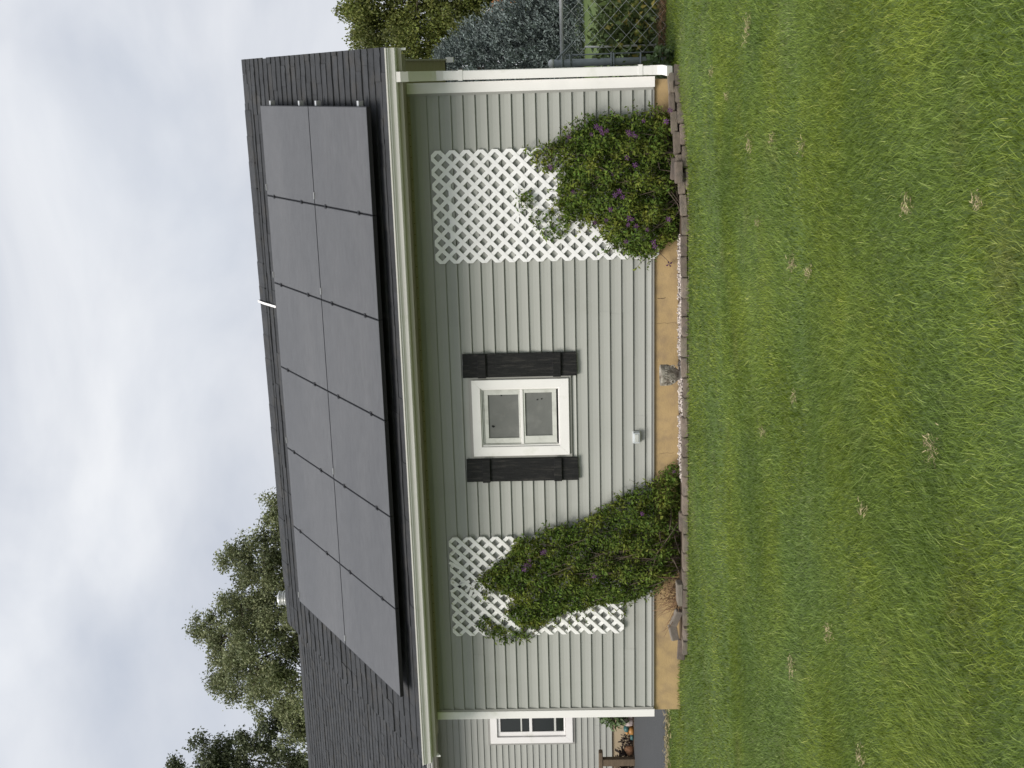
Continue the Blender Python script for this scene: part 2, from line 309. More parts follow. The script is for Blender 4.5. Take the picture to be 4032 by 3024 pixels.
box('side_wall', W-.12, W-.012, .121, 6.1, .0125, 2.338, 'siding', house); box('side_wall', .012, .12, .121, 7.2, .0125, 2.338, 'siding', house)
for sx in (W-.13, .012): part('gable', [(sx, 0, 2.339), (sx, 5.9, 2.339), (sx, RY, RZ-.12), (sx+.118, 0, 2.339), (sx+.118, 5.9, 2.339), (sx+.118, RY, RZ-.12)], [(0, 1, 2), (3, 5, 4), (0, 3, 4, 1), (1, 4, 5, 2), (2, 5, 3, 0)], 'siding', house)
def siding(xa, xb, z0, z1, y, parent, proud=0.0, top_clip=None, E=EX):
    """one lap board from z0 up to z1, lower edge proud with a return"""
    h = z1-z0; p = proud; ov = min(.012, h*.3)
    prof = [(y-.0215-p, z0+.002), (y-.020-p, z0), (y-.001, z0+.004), (y-.0005, z1+ov), (y-.001, z1+ov), (y-.001, z1-min(.0105, h*.2)), (y-.0075-p*.5, z1-min(.011, h*.22)), (y-.0095-p, z0+h*.55), (y-.0155-p, z0+h*.25)]
    o = extrude_x('siding_board', prof, xa, xb, 'siding', parent); return o
# the boards: courses are cut round the window and butted in a few places
WX0, WX1, WZ0, WZ1 = 2.945, 3.805, .832, 1.862
seams = {0: 2.95, 1: 3.98, 2: 4.40, 3: 4.42, 17: 5.95, 18: 1.22, 19: 4.5, 14: .72, 15: .74, 4: 0.0, 16: 4.32}
seam2 = {0: 3.35, 1: .78, 2: .80, 18: 4.35}
xl, xr = .085, W-.085
for k in range(-1, 20):
    z0 = .098+k*EX if k >= 0 else .030; z1 = min(.098+(k+1)*EX, 2.326)
    segs = [(xl, xr, z0, z1)]
    if z1 > WZ0 and z0 < WZ1:
        segs = [(xl, WX0, z0, z1), (WX1, xr, z0, z1)]
        if z0 < WZ0-.012: segs.append((WX0, WX1, z0, WZ0))
        if z1 > WZ1+.012: segs.append((WX0, WX1, WZ1, z1))
    for a, b, c_, d_ in segs:
        cuts = sorted(s for s in (seams.get(k), seam2.get(k)) if s and a+.1 < s < b-.1); e0 = a
        for n_, s in enumerate(cuts): siding(e0, s+.012, c_, d_, 0, fwall, proud=.0016*((n_+k) % 2)); e0 = s
        siding(e0, b, c_, d_, 0, fwall, proud=.0016*((len(cuts)+k) % 2) if cuts else 0)
box('starter_strip', xl-.01, xr+.01, -.012, .003, .004, .026, 'jtrim', house, label='narrow grey starter strip along the foot of the siding')
for a, b in ((.0, .088), (W-.098, W)):
    boxes('corner_board', [(a, b, -.030, -.001, .0, 2.336), (a if a < 1 else b-.028, a+.028 if a < 1 else b, -.001, .10, .0, 2.336)], 'white', house, bevel=.002)
for a, b in ((.088, .112), (W-.122, W-.098)): box('siding_channel', a, b, -.024, .003, .013, 2.334, 'jtrim', house)
# eaves
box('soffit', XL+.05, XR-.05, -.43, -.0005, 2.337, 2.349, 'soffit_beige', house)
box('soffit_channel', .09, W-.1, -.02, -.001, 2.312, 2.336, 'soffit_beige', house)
boxes('soffit_vent', [(x, x+.006, -.0225, -.0202, 2.318, 2.330) for x in np.arange(.2, 6.5, .105)], 'twig', house)
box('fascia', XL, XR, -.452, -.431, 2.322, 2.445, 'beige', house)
gp = [(-.4525, 2.446), (-.4525, 2.362), (-.512, 2.362), (-.526, 2.365), (-.536, 2.374), (-.5395, 2.390), (-.544, 2.405), (-.552, 2.418), (-.561, 2.428), (-.563, 2.444), (-.575, 2.445), (-.577, 2.458), (-.560, 2.458)]
gutter = extrude_x('gutter', gp, XL-.02, XR+.0, 'gutter', house, closed=False)
for xx in (XL-.021, XR+.001): part('gutter_end_cap', [(xx, y, z) for y, z in gp[:-3]], [tuple(range(len(gp)-3))], 'gutter', gutter)
# downspout with its elbows
def rect_tube(name, pts, wx, wy, mt, parent, **kw):
    V = []; F = []
    for i, (x, y, z) in enumerate(pts):
        a = Vector(pts[max(i-1, 0)]); b = Vector(pts[min(i+1, len(pts)-1)]); d = (b-a).normalized(); side = Vector((1, 0, 0)); up = side.cross(d).normalized()
        for sx, sy in ((-1, -1), (1, -1), (1, 1), (-1, 1)): V.append(Vector((x, y, z))+side*sx*wx/2+up*sy*wy/2)
        if i:
            o_ = 4*(i-1)
            for k in range(4): F.append((o_+k, o_+(k+1) % 4, o_+4+(k+1) % 4, o_+4+k))
    F.append((3, 2, 1, 0)); n = 4*(len(pts)-1); F.append((n, n+1, n+2, n+3)); return part(name, V, F, mt, parent, **kw)
DX = 6.727
ds = rect_tube('downspout', [(DX, -.055, 2.0), (DX-.004, -.055, 1.0), (DX-.006, -.055, .02)], .086, .06, 'white', house, bevel=.006)
rect_tube('elbow', [(DX, -.5, 2.40), (DX, -.5, 2.34), (DX, -.47, 2.29), (DX, -.30, 2.20), (DX, -.12, 2.11), (DX, -.06, 2.06), (DX, -.055, 1.985)], .090, .064, 'gutter', ds)
rect_tube('elbow', [(DX-.006, -.055, .05), (DX-.006, -.055, -.02), (DX-.006, -.07, -.07), (DX-.012, -.10, -.105), (DX-.02, -.14, -.125)], .088, .058, 'white', ds)
for z in (1.82, .14): boxes('strap', [(DX-.050, DX+.048, -.089, -.086, z-.02, z+.02), (DX+.0455, DX+.0485, -.086, .02, z-.02, z+.02)], 'white', ds)
# window
win = box('window', 3.03, 3.72, .02, .10, .91, 1.79, 'sash', house, label='small white framed window with grey torn insect screens')
fx0, fx1, fz0, fz1 = 2.975, 3.772, .859, 1.832; ix0, ix1, iz0, iz1 = 3.072, 3.684, .955, 1.746
def mitre(name, q, y0, y1, mt, parent): # q: 4 (x,z)
    V = [(x, y0, z) for x, z in q]+[(x, y1, z) for x, z in q]; return part(name, V, [(0, 1, 2, 3), (7, 6, 5, 4), (0, 4, 5, 1), (1, 5, 6, 2), (2, 6, 7, 3), (3, 7, 4, 0)], mt, parent, bevel=.0022)
for q in ([(fx0, fz0), (fx1, fz0), (ix1, iz0), (ix0, iz0)], [(fx1, fz0), (fx1, fz1), (ix1, iz1), (ix1, iz0)], [(fx1, fz1), (fx0, fz1), (ix0, iz1), (ix1, iz1)], [(fx0, fz1), (fx0, fz0), (ix0, iz0), (ix0, iz1)]):
    mitre('casing', q, -.045, .006, 'white', win)
boxes('channel', [(WX0, WX1, -.026, .004, WZ0, fz0-.0015), (WX0, WX1, -.026, .004, fz1+.0015, WZ1), (WX0, fx0-.0015, -.026, .004, fz0-.0015, fz1+.0015), (fx1+.0015, WX1, -.026, .004, fz0-.0015, fz1+.0015)], 'jtrim', win, bevel=.002)
boxes('jamb', [(ix0+.001, ix0+.016, -.030, .019, iz0+.001, iz1-.001), (ix1-.016, ix1-.001, -.030, .019, iz0+.001, iz1-.001), (ix0+.0165, ix1-.0165, -.030, .019, iz1-.014, iz1-.001), (ix0+.0165, ix1-.0165, -.030, .019, iz0+.001, iz0+.011)], 'white', win, bevel=.0015)
boxes('track', [(ix0+.018, ix0+.024, -.02, .019, iz0+.02, iz1-.016), (ix1-.024, ix1-.018, -.02, .019, iz0+.02, iz1-.016), (ix0+.025, ix1-.025, -.018, .019, iz1-.028, iz1-.019)], 'sash', win)
box('gap', ix0+.03, ix1-.03, -.006, .0195, iz0+.0115, iz0+.026, 'dark', win, label='dark gap below the lower sash')
def sash(name, x0, x1, z0, z1, px0, px1, pz0, pz1, y):
    s = boxes(name, [(x0, px0, y, y+.028, z0, z1), (px1, x1, y, y+.028, z0, z1), (px0, px1, y, y+.028, pz1, z1), (px0, px1, y, y+.028, z0, pz0)], 'sash', win, bevel=.0015)
    box('screen', px0-.003, px1+.003, y+.012, y+.016, pz0-.003, pz1+.003, 'screen', s); return s
su = sash('upper_sash', ix0+.026, ix1-.026, 1.345, iz1-.030, 3.155, 3.609, 1.365, 1.672, -.010)
sl = sash('lower_sash', ix0+.026, ix1-.026, iz0+.030, 1.318, 3.174, 3.625, 1.028, 1.300, -.016)
box('meeting_rail', ix0+.020, ix1-.020, -.024, .018, 1.3185, 1.3445, 'white', win, bevel=.003)
def blob_flat(cx, cz, y, r, par, seed):
    rs = random.Random(seed); n = 9; V = []; 
    for k in range(n): a = 2*math.pi*k/n; q = r*rs.uniform(.45, 1.15); V.append((cx+q*math.cos(a), y, cz+q*math.sin(a)*1.2))
    part('tear', V+[(x, y-.003, z) for x, _, z in V], [tuple(range(n)), tuple(range(n, 2*n))[::-1]]+[(k, k+n, (k+1) % n+n, (k+1) % n) for k in range(n)], 'dark', par)
blob_flat(3.277, 1.628, -.0005, .014, su, 1); blob_flat(3.603, 1.538, -.0005, .011, su, 2); blob_flat(3.55, 1.175, -.0065, .009, sl, 3); blob_flat(3.556, 1.135, -.0065, .008, sl, 4)
# shutters
for x0, x1, bz in ((3.800, 4.041, ((1.680, 1.761), (.934, 1.013))), (2.704, 2.944, ((1.672, 1.748), (.944, 1.021)))):
    sh = put('shutter', None, house, ((x0+x1)/2, -.03, .775), label='charcoal board and batten wooden shutter')
    mid = (x0+x1)/2+.01
    for a, b, t, bt in ((x0, mid-.0004, 1.913, .772), (mid+.0004, x1, 1.911, .778)):
        V = np.array(bv(a, b, -.046, -.022, bt, t)); V += rng.normal(0, .0007, V.shape); part('plank', V, BF, 'shutter', sh, bevel=.001)
    for z0, z1 in bz: V = np.array(bv(x0-.003, x1+.003, -.069, -.0465, z0, z1)); V += rng.normal(0, .0012, V.shape); V[:, 1] = np.where(V[:, 1] > -.055, -.0468, V[:, 1]); part('batten', V, BF, 'shutter', sh, bevel=.0025)
ob = box('outlet_cover', 3.086, 3.197, -.075, -.0185, .150, .220, 'clear', house, bevel=.006, label='clear weatherproof outlet cover low on the siding')
box('lid_ridge', 3.10, 3.185, -.081, -.0752, .165, .205, 'silver', ob, bevel=.002); box('plate', 3.080, 3.203, -.024, -.0188, .143, .226, 'silver', ob)

# roof
roof = part('roof', [(XL, EY+.01, EZ-.035), (XR, EY+.01, EZ-.035), (XR, RY, RZ-.03), (XL, RY, RZ-.03), (XR, 6.1, EZ-.035), (XL, 6.1, EZ-.035), (XL, EY, EZ), (XR, EY, EZ), (XR, RY, RZ), (XL, RY, RZ), (XR, 6.1, EZ), (XL, 6.1, EZ)],
            [(0, 3, 2, 1), (3, 5, 4, 2), (6, 7, 8, 9), (9, 8, 10, 11), (0, 1, 7, 6), (4, 5, 11, 10), (1, 2, 8, 7), (2, 4, 10, 8), (0, 6, 9, 3), (3, 9, 11, 5)], 'roofbase', house)
for xx, s in ((XR, 1), (XL, -1)): part('rake_board', [(xx, EY+.05, EZ-.16), (xx, RY, RZ-.15), (xx, RY, RZ-.036), (xx, EY+.05, EZ-.04), (xx-.02*s, EY+.05, EZ-.16), (xx-.02*s, RY, RZ-.15), (xx-.02*s, RY, RZ-.036), (xx-.02*s, EY+.05, EZ-.04)], BF, 'white', house)
rs_ = put('rake_soffit', None, house, (W+.15, 5.0, 2.6), label='tan grooved soffit under the rear slope beside the eave corner')
yy = RY+.3
while yy < 6.06:
    y1 = min(yy+(.070 if yy > 4.3 else .6), 6.09); zf = lambda y: RZ-(y-RY)*TN-.045
    V = [(W-.01, yy+.002, zf(yy+.002)), (XR-.022, yy+.002, zf(yy+.002)), (XR-.022, y1-.002, zf(y1-.002)), (W-.01, y1-.002, zf(y1-.002))]; V = [(x, y, z-.012) for x, y, z in V]+V
    part('soffit_panel', V, BF, 'soffit_tan', rs_); yy = y1
part('rake_fascia', [(XR-.0215, RY, RZ-.11), (XR-.002, RY, RZ-.11), (XR-.002, 6.12, EZ-.09), (XR-.0215, 6.12, EZ-.09), (XR-.0215, RY, RZ-.034), (XR-.002, RY, RZ-.034), (XR-.002, 6.12, EZ-.034), (XR-.0215, 6.12, EZ-.034)], BF, 'beige', rs_)
box('eave_return', XR-.05, XR+.02, 6.05, 6.16, EZ-.14, EZ-.03, 'white', rs_)
LEN = (.22, .33, .46, .60); EXS = .142
svar = []; short = {}
def shingle_mesh(L, seed):
    rs = random.Random(seed); n = 5; V = []; F = []
    for a in range(n+1):
        x = -L/2+.001+(L-.002)*a/n; wv = rs.uniform(-.005, .005); hh = .014+rs.uniform(-.002, .004)
        V += [(x, wv, hh), (x, EXS+.02, .002), (x, wv, .0005), (x, EXS+.02, .0)]
    for a in range(n): o = 4*a; F += [(o, o+4, o+5, o+1), (o+2, o+6, o+4, o)]
    return raw('shingle', V, F+[(2, 0, 1, 3), (4*n, 4*n+2, 4*n+3, 4*n+1)], 'shingle')
for q, L in enumerate(LEN):
    for v in range(2): svar.append((L, shingle_mesh(L, q*7+v)))
PX1 = 6.478; PW = .9961; PL = 1.4268; PX0 = PX1-6*PW
def shingles(xl, xr, y0, z0, ph, ncourse, visible, parent, stuff_name, seed, ex=EXS):
    rs = random.Random(seed); cs, sn = math.cos(ph), math.sin(ph); SV = []; SF = []; cnt = 0
    nn = Vector((0, -sn, cs)); up = Vector((0, cs, sn)); rot = Euler((ph, 0, 0)); rm = np.array(rot.to_matrix())
    for c in range(ncourse):
        s = c*ex-.012; x = xl-.01
        while x < xr-.02:
            L, me = rs.choice(svar)
            if x == xl-.01: L, me = rs.choice(svar[:4])
            if x+L > xr+.01:
                L = round(xr+.01-x, 3); me = short.get(L)
                if me is None: me = short[L] = shingle_mesh(L, len(short))
            cx = x+L/2; x += L; lift = rs.choice((0, 0, 0, .004, .006))
            pos = Vector((cx, y0, z0))+up*s+nn*(.003+lift)
            if visible is not None and visible(cx, s, L): put('shingle', me, parent, pos, rot); cnt += 1
            else:
                k = len(SV); co = np.array([v.co for v in me.vertices])@rm.T+np.array(pos); SV += list(co); SF += [tuple(i+k for i in p.vertices) for p in me.polygons]
    part(stuff_name, SV, SF, 'shingle', parent, kind='stuff'); return cnt
NC = int(math.hypot(RY-EY, RZ-EZ)/EXS)
vis = lambda cx, s, L: cx+L/2 > PX1-.05 or cx-L/2 < PX0+.10 or s < .40 or s > .16+2*PL
ns = shingles(XL, XR, EY, EZ, PH, NC+1, vis, roof, 'covered_shingles', 3); print('shingles', ns)
# ridge caps: a taller vented run with plain caps at both ends
x = XL
while x < XR-.02:
    L = min(.30, XR-x); vent = .30 < x < 6.36; h = .034 if vent else .014; wd = .16 if vent else .13; j_ = random.uniform(-.003, .004)
    V = []
    for xx, dz in ((x-.012, j_), (x+L, j_+.003)):
        for yy in (-wd, 0, wd): V += [(xx, RY+yy, RZ-abs(yy)*TN+h+dz), (xx, RY+yy, RZ-abs(yy)*TN+.004)]
    part('ridge_cap', V, [(0, 6, 8, 2), (2, 8, 10, 4), (1, 3, 9, 7), (3, 5, 11, 9), (0, 2, 3, 1), (2, 4, 5, 3), (6, 7, 9, 8), (8, 9, 11, 10), (0, 1, 7, 6), (4, 10, 11, 5)], 'shingle', roof); x += L
vt = lathe('roof_vent', [(.05, 0), (.05, .08), (.085, .085), (.09, .1)], (-.01, 3.2, 4.33), 'silver', house, 16, label='round silver louvred vent behind the ridge')
for k in range(5): lathe('louvre', [(.078, 0), (.092, .012), (.092, .02), (.06, .03)], (-.01, 3.2, 4.57+.032*k), 'silver', vt, 16)
lathe('vent_cap', [(.095, 0), (.097, .02), (.05, .04), (.01, .045)], (-.01, 3.2, 4.72), 'silver', vt, 16)
lathe('vent_core', [(.055, 0), (.055, .4)], (-.01, 3.2, 4.33), 'dark', vt, 12)
V = []
for yy in (RY-.42, RY-.15, RY, RY+.15): zz = RZ-abs(yy-RY)*TN+(.02 if yy < RY-.3 else .060); V += [(4.108, yy, zz), (4.135, yy, zz), (4.135, yy, zz+.008), (4.108, yy, zz+.008)]
part('white_strap', V, [(0, 3, 2, 1), (12, 13, 14, 15)]+[(4*i+a, 4*i+(a+1) % 4, 4*i+4+(a+1) % 4, 4*i+4+a) for i in range(3) for a in range(4)], 'white', house, label='white conduit strap crossing the ridge')

# wing at the back left
YW = 7.3; WE = .108; wz0 = .06; ey2, ez2 = 6.75, 3.26; ry2 = 11.9; rz2 = ez2+(ry2-ey2)*TN
box('wing_foundation', -13, -.05, YW+.012, YW+8, -.6, .055, 'tan2', house)
wwall = box('wing_wall', -13, .0, YW+.004, YW+.2, .0555, 3.14, 'jtrim', house)
ax0, ax1, az0, az1 = -4.74, -3.46, .71, 2.24
for k in range(0, 29):
    z0 = wz0+k*WE; z1 = min(z0+WE, 3.132)
    if z0 > 3.1: break
    segs = [(-6.6, -.1, z0, z1)]
    if z1 > az0 and z0 < az1:
        segs = [(-6.6, ax0, z0, z1), (ax1, -.1, z0, z1)]
        if z0 < az0-.012: segs.append((ax0, ax1, z0, az0))
        if z1 > az1+.012: segs.append((ax0, ax1, az1, z1))
    for a, b, c_, d_ in segs:
        if k == 2 and a < -6: siding(a, -4.39, c_, d_, YW, wwall, proud=.0016); siding(-4.40, b, c_, d_, YW, wwall)
        else: siding(a, b, c_, d_, YW, wwall)
    siding(-13, -6.601, z0, z1, YW, wwall)
ww = box('wing_window', -4.58, -3.62, YW+.06, YW+.1, .86, 2.09, 'dark', house, label='white framed double hung window of the rear wing')
for q in ([(-4.70, .75), (-3.5, .75), (-3.62, .87), (-4.58, .87)], [(-3.5, .75), (-3.5, 2.2), (-3.62, 2.08), (-3.62, .87)], [(-3.5, 2.2), (-4.70, 2.2), (-4.58, 2.08), (-3.62, 2.08)], [(-4.70, 2.2), (-4.70, .75), (-4.58, .87), (-4.58, 2.08)]): mitre('casing', q, YW-.05, YW+.02, 'white', ww)
boxes('sash', [(-4.575, -4.49, YW-.02, YW+.03, .875, 2.075), (-3.70, -3.625, YW-.02, YW+.03, .875, 2.075), (-4.489, -3.701, YW-.02, YW+.03, 2.02, 2.075), (-4.489, -3.701, YW-.02, YW+.03, .875, .905), (-4.489, -3.701, YW-.03, YW+.02, 1.46, 1.51)], 'white', ww, bevel=.003)
for z0, z1 in ((1.511, 2.019), (.906, 1.459)): box('pane', -4.49, -3.70, YW+.001, YW+.006, z0, z1, 'glass', ww)
for z0, z1 in ((1.64, 1.665), (1.04, 1.075)): box('sash_bar', -4.488, -3.702, YW-.012, YW+.0005, z0, z1, 'sash', ww)
boxes('channel', [(ax0, ax1, YW-.03, YW+.004, az0, .748), (ax0, ax1, YW-.03, YW+.004, 2.202, az1), (ax0, -4.702, YW-.03, YW+.004, .748, 2.202), (-3.498, ax1, YW-.03, YW+.004, .748, 2.202)], 'jtrim', ww)
box('wing_soffit', -13, -.05, ey2+.09, YW-.001, 3.142, 3.155, 'beige', house); box('wing_fascia', -13, -.05, ey2+.068, ey2+.089, 3.13, 3.27, 'beige', house)
g2 = [(ey2+.067, 3.27), (ey2+.067, 3.18), (ey2+.01, 3.18), (ey2-.008, 3.2), (ey2-.01, 3.225), (ey2-.035, 3.245), (ey2-.035, 3.27), (ey2-.047, 3.27), (ey2-.049, 3.284), (ey2-.033, 3.284)]
extrude_x('wing_gutter', g2, -13, -.1, 'gutter', house, closed=False)
wroof = part('wing_roof', [(-13, ey2+.01, ez2-.03), (2, ey2+.01, ez2-.03), (2, ry2, rz2-.03), (-13, ry2, rz2-.03), (2, 17, ez2-.03), (-13, 17, ez2-.03), (-13, ey2, ez2), (2, ey2, ez2), (2, ry2, rz2), (-13, ry2, rz2), (2, 17, ez2), (-13, 17, ez2)],
            [(0, 3, 2, 1), (3, 5, 4, 2), (6, 7, 8, 9), (9, 8, 10, 11), (0, 1, 7, 6), (4, 5, 11, 10), (1, 2, 8, 7), (2, 4, 10, 8), (0, 6, 9, 3), (3, 9, 11, 5)], 'roofbase', house)
shingles(-10.5, 1.5, ey2, ez2, PH, int(math.hypot(ry2-ey2, rz2-ez2)/EXS)+1, None, wroof, 'shingle_field', 5)
V = []
for xx in (-13, 2):
    for yy in (-.15, 0, .15): V += [(xx, ry2+yy, rz2-abs(yy)*TN+.03), (xx, ry2+yy, rz2-abs(yy)*TN+.004)]
part('wing_ridge_cap', V, [(0, 6, 8, 2), (2, 8, 10, 4), (1, 3, 9, 7), (3, 5, 11, 9), (0, 2, 3, 1), (2, 4, 5, 3), (6, 7, 9, 8), (8, 9, 11, 10), (0, 1, 7, 6), (4, 10, 11, 5)], 'shingle', wroof)

# ------------------------------------------------------------------ solar array
up = Vector((0, CS, SN)); nn = Vector((0, -SN, CS)); rotp = Euler((PH, 0, 0))
PB = Vector((0, -.4455, 2.664))   # top surface, lower edge of the array
def lbox(L):
    V = []; F = []
    for b in L: k = len(V); V += bv(*b); F += [tuple(i+k for i in f) for f in BF]
    return V, F
g = .004; hw, hl = PW/2-g, PL/2-.004
frame_me = raw('frame', *lbox([(-hw, -hw+.012, -hl, hl, -.04, 0), (hw-.012, hw, -hl, hl, -.04, 0), (-hw+.012, hw-.012, -hl, -hl+.012, -.04, 0), (-hw+.012, hw-.012, hl-.012, hl, -.04, 0)]), 'black')
glass_me = raw('glass', *lbox([(-hw+.008, hw-.008, -hl+.006, hl-.006, -.03, .0012)]), 'glass_pv')
back_me = raw('back_sheet', *lbox([(-hw+.02, hw-.02, -hl+.02, hl-.02, -.038, -.0305)]), 'black')
clamp_me = raw('clamp', *lbox([(-.021, .021, -.02, .02, -.006, .007), (-.006, .006, -.006, .006, .007, .012)]), 'black')
clips_me = raw('edge_clip', *lbox([(-.035, .035, -.004, .004, -.006, .005)]), 'alu')
ordn = ['first', 'second', 'third', 'fourth', 'fifth', 'sixth']
for row in range(2):
    for c in range(6):
        ctr = PB+up*(PL*(row+.5)); ctr.x = PX1-PW*(c+.5)
        pn = put('solar_panel', None, None, ctr, rotp, label='grey glass solar panel, %s from the downspout side in the %s row' % (ordn[c], ('lower', 'upper')[row]), cat='solar panel', group='solar panels on the garage roof'); pn.empty_display_size = .1
        for nm, me in (('frame', frame_me), ('glass', glass_me), ('back_sheet', back_me)):
            o = bpy.data.objects.new(nm, me); COL.objects.link(o); o.parent = pn
        if c < 5:
            for t in ((.22, .80) if row == 0 else (.26, .84)):
                o = bpy.data.objects.new('clamp', clamp_me); COL.objects.link(o); o.parent = pn; o.location = (-PW/2, (t-.5)*PL, 0)
        if c % 2 == 1 or c == 0:
            o = bpy.data.objects.new('edge_clip', clips_me); COL.objects.link(o); o.parent = pn; o.location = (-PW/2+.09, PL/2-.001, .003)
for s_, nm in ((2.65, 'topmost'), (1.79, 'second highest'), (1.33, 'second lowest'), (.29, 'lowest')):
    ctr = PB+up*s_-nn*.066; ctr.x = (PX0+PX1)/2
    rl = put('mounting_rail', raw('mounting_rail', *lbox([(PX0+.04-ctr.x, PX1+.035-ctr.x, -.02, .02, -.025, .024)]), 'alu'), None, ctr, rotp, label='aluminium mounting rail under the solar panels, the %s of four' % nm, cat='rail', group='rails under the solar panels')
    for fx in np.arange(PX0+.3, PX1+.1, 1.22):
        o = put('foot', raw('foot', *lbox([(-.02, .02, -.035, .035, -.090, -.026), (-.02, .02, .021, .026, -.026, .02)]), 'alu'), None, (0, 0, 0)); o.parent = rl; o.location = (fx-ctr.x, 0, 0)
    o = put('rail_end', raw('rail_end', *lbox([(PX1+.0355-ctr.x, PX1+.045-ctr.x, -.022, .022, -.025, .024)]), 'alu'), None, (0, 0, 0)); o.parent = rl; o.location = (0, 0, 0)

# ------------------------------------------------------------------ lattice trellises
def clip_rect(poly, x0, x1, z0, z1):
    for ax, v, sg in ((0, x0, 1), (0, x1, -1), (1, z0, 1), (1, z1, -1)):
        o = []
        for i in range(len(poly)):
            a, b = poly[i-1], poly[i]; da, db = (a[ax]-v)*sg, (b[ax]-v)*sg
            if da*db < 0: t = da/(da-db); o.append((a[0]+(b[0]-a[0])*t, a[1]+(b[1]-a[1])*t))
            if db >= 0: o.append(b)
        poly = o
        if len(poly) < 3: return []
    return poly
def lattice(label, x0, z1, P, nx, nz, sw, yb, yf, mt, flush=False):
    x1 = x0+nx*P; z0 = z1-nz*P; t = root('trellis', ((x0+x1)/2, yb, z0), label, 'trellis', 'trellises on the siding')
    h = sw/2*math.sqrt(2)
    for dirn, (ya, yc) in ((1, (yf, yb if flush else (yb+yf)/2-.0005)), (-1, (yf+.0022 if flush else (yb+yf)/2+.0005, yb+.0004))):
        for k in range(-nx-nz, nx+nz+1):
            c = (k+.5)*P; xm = x0+P*.0; big = 20
            q = [(x0+c-h-big, z0-dirn*big), (x0+c+h-big, z0-dirn*big), (x0+c+h+big, z0+dirn*big), (x0+c-h+big, z0+dirn*big)]
            if dirn < 0: q = q[::-1]
            q = clip_rect(q, x0, x1, z0, z1)
            if len(q) < 3: continue
            ar = abs(sum(q[i-1][0]*q[i][1]-q[i][0]*q[i-1][1] for i in range(len(q))))/2
            if ar < .0006: continue
            n = len(q); jy = random.uniform(-.0007, .0007)
            V = [(x, ya+jy, z) for x, z in q]+[(x, yc+jy*0, z) for x, z in q]
            F = [tuple(range(n)), tuple(range(n, 2*n))[::-1]]+[(i, i+n, (i+1) % n+n, (i+1) % n) for i in range(n)]
            part('slat', V, F, mt, t)
    return t
tr1 = lattice('white vinyl lattice trellis beside the downspout, clean upper half above the vine', 4.950, 2.134, 1.087/8, 8, 16, .0375, -.026, -.036, 'white_vinyl', flush=True)
boxes('batten', [(5.2, 5.72, -.0255, -.020, 1.955, 1.98)], 'white_vinyl', tr1); boxes('batten', [(5.28, 5.72, -.0255, -.020, 1.31, 1.345)], 'white_vinyl', tr1)
tr2 = lattice('white wooden lattice trellis left of the shuttered window, mostly covered by vine', .992, 2.128, 1.11/8, 8, 13, .036, -.026, -.050, 'lattice_wood')
for xa, za, xb, zb in ((1.50, 2.13, 1.62, 1.93), (1.55, 2.02, 1.63, 2.12), (1.75, 2.0, 1.83, 2.13), (1.45, 1.93, 1.60, 1.88)):
    d = Vector((xb-xa, 0, zb-za)).normalized(); n = Vector((d.z, 0, -d.x))*.016
    V = [(xa+n.x, -.056, za+n.z), (xb+n.x, -.056, zb+n.z), (xb-n.x, -.056, zb-n.z), (xa-n.x, -.056, za-n.z)]; V += [(x, -.0505, z) for x, _, z in V]
    part('broken_slat', V, [(0, 1, 2, 3), (7, 6, 5, 4), (0, 4, 5, 1), (1, 5, 6, 2), (2, 6, 7, 3), (3, 7, 4, 0)], 'lattice_wood', tr2)

# ------------------------------------------------------------------ clematis vines
RB = [(6.05, 1.0), (6.1, 0.92), (6.16, 0.78), (6.28, 0.65), (6.32, 0.45), (6.29, 0.33), (6.32, 0.14), (6.33, -0.06), (6.26, -0.20), (5.92, -0.22), (5.73, -0.24), (5.4, -0.24), (5.17, -0.21), (5.07, -0.05), (5.0, 0.04), (4.97, 0.17), (5.05, 0.35), (5.19, 0.5), (5.32, 0.56), (5.35, 0.76), (5.33, 0.86), (5.49, 0.92), (5.69, 0.93), (5.88, 0.88), (5.99, 0.98)]
RB2 = [(5.62, 1.35), (5.63, 1.20), (5.5, 1.15), (5.44, 1.28)]
RB3 = [(5.40, 1.20), (5.45, 1.02), (5.32, 0.86), (5.20, 0.84), (5.15, 1.03), (5.24, 1.13)]
RB4 = [(6.03, 1.24), (6.01, 1.12), (6.05, 1.0), (5.81, 0.93), (5.80, 1.07), (5.92, 1.15)]
LB = [(2.18, 1.08), (2.22, 0.86), (2.31, 0.67), (2.44, 0.46), (2.53, 0.33), (2.63, 0.12), (2.7, -0.02), (2.86, -0.16), (2.83, -0.24), (2.57, -0.26), (2.13, -0.26), (1.74, -0.26), (1.62, -0.12), (1.47, 0.06), (1.35, 0.32), (1.34, 0.59), (1.27, 0.87), (1.21, 1.05), (1.09, 1.23), (1.1, 1.42), (1.25, 1.53), (1.43, 1.47), (1.5, 1.61), (1.53, 1.74), (1.65, 1.83), (1.8, 1.66), (1.89, 1.51), (2.09, 1.42), (2.1, 1.22)]
LB2 = [(1.13, 1.88), (1.22, 1.79), (1.11, 1.65), (1.06, 1.54), (1.06, 1.37), (0.94, 1.32), (0.90, 1.54), (0.98, 1.76)]
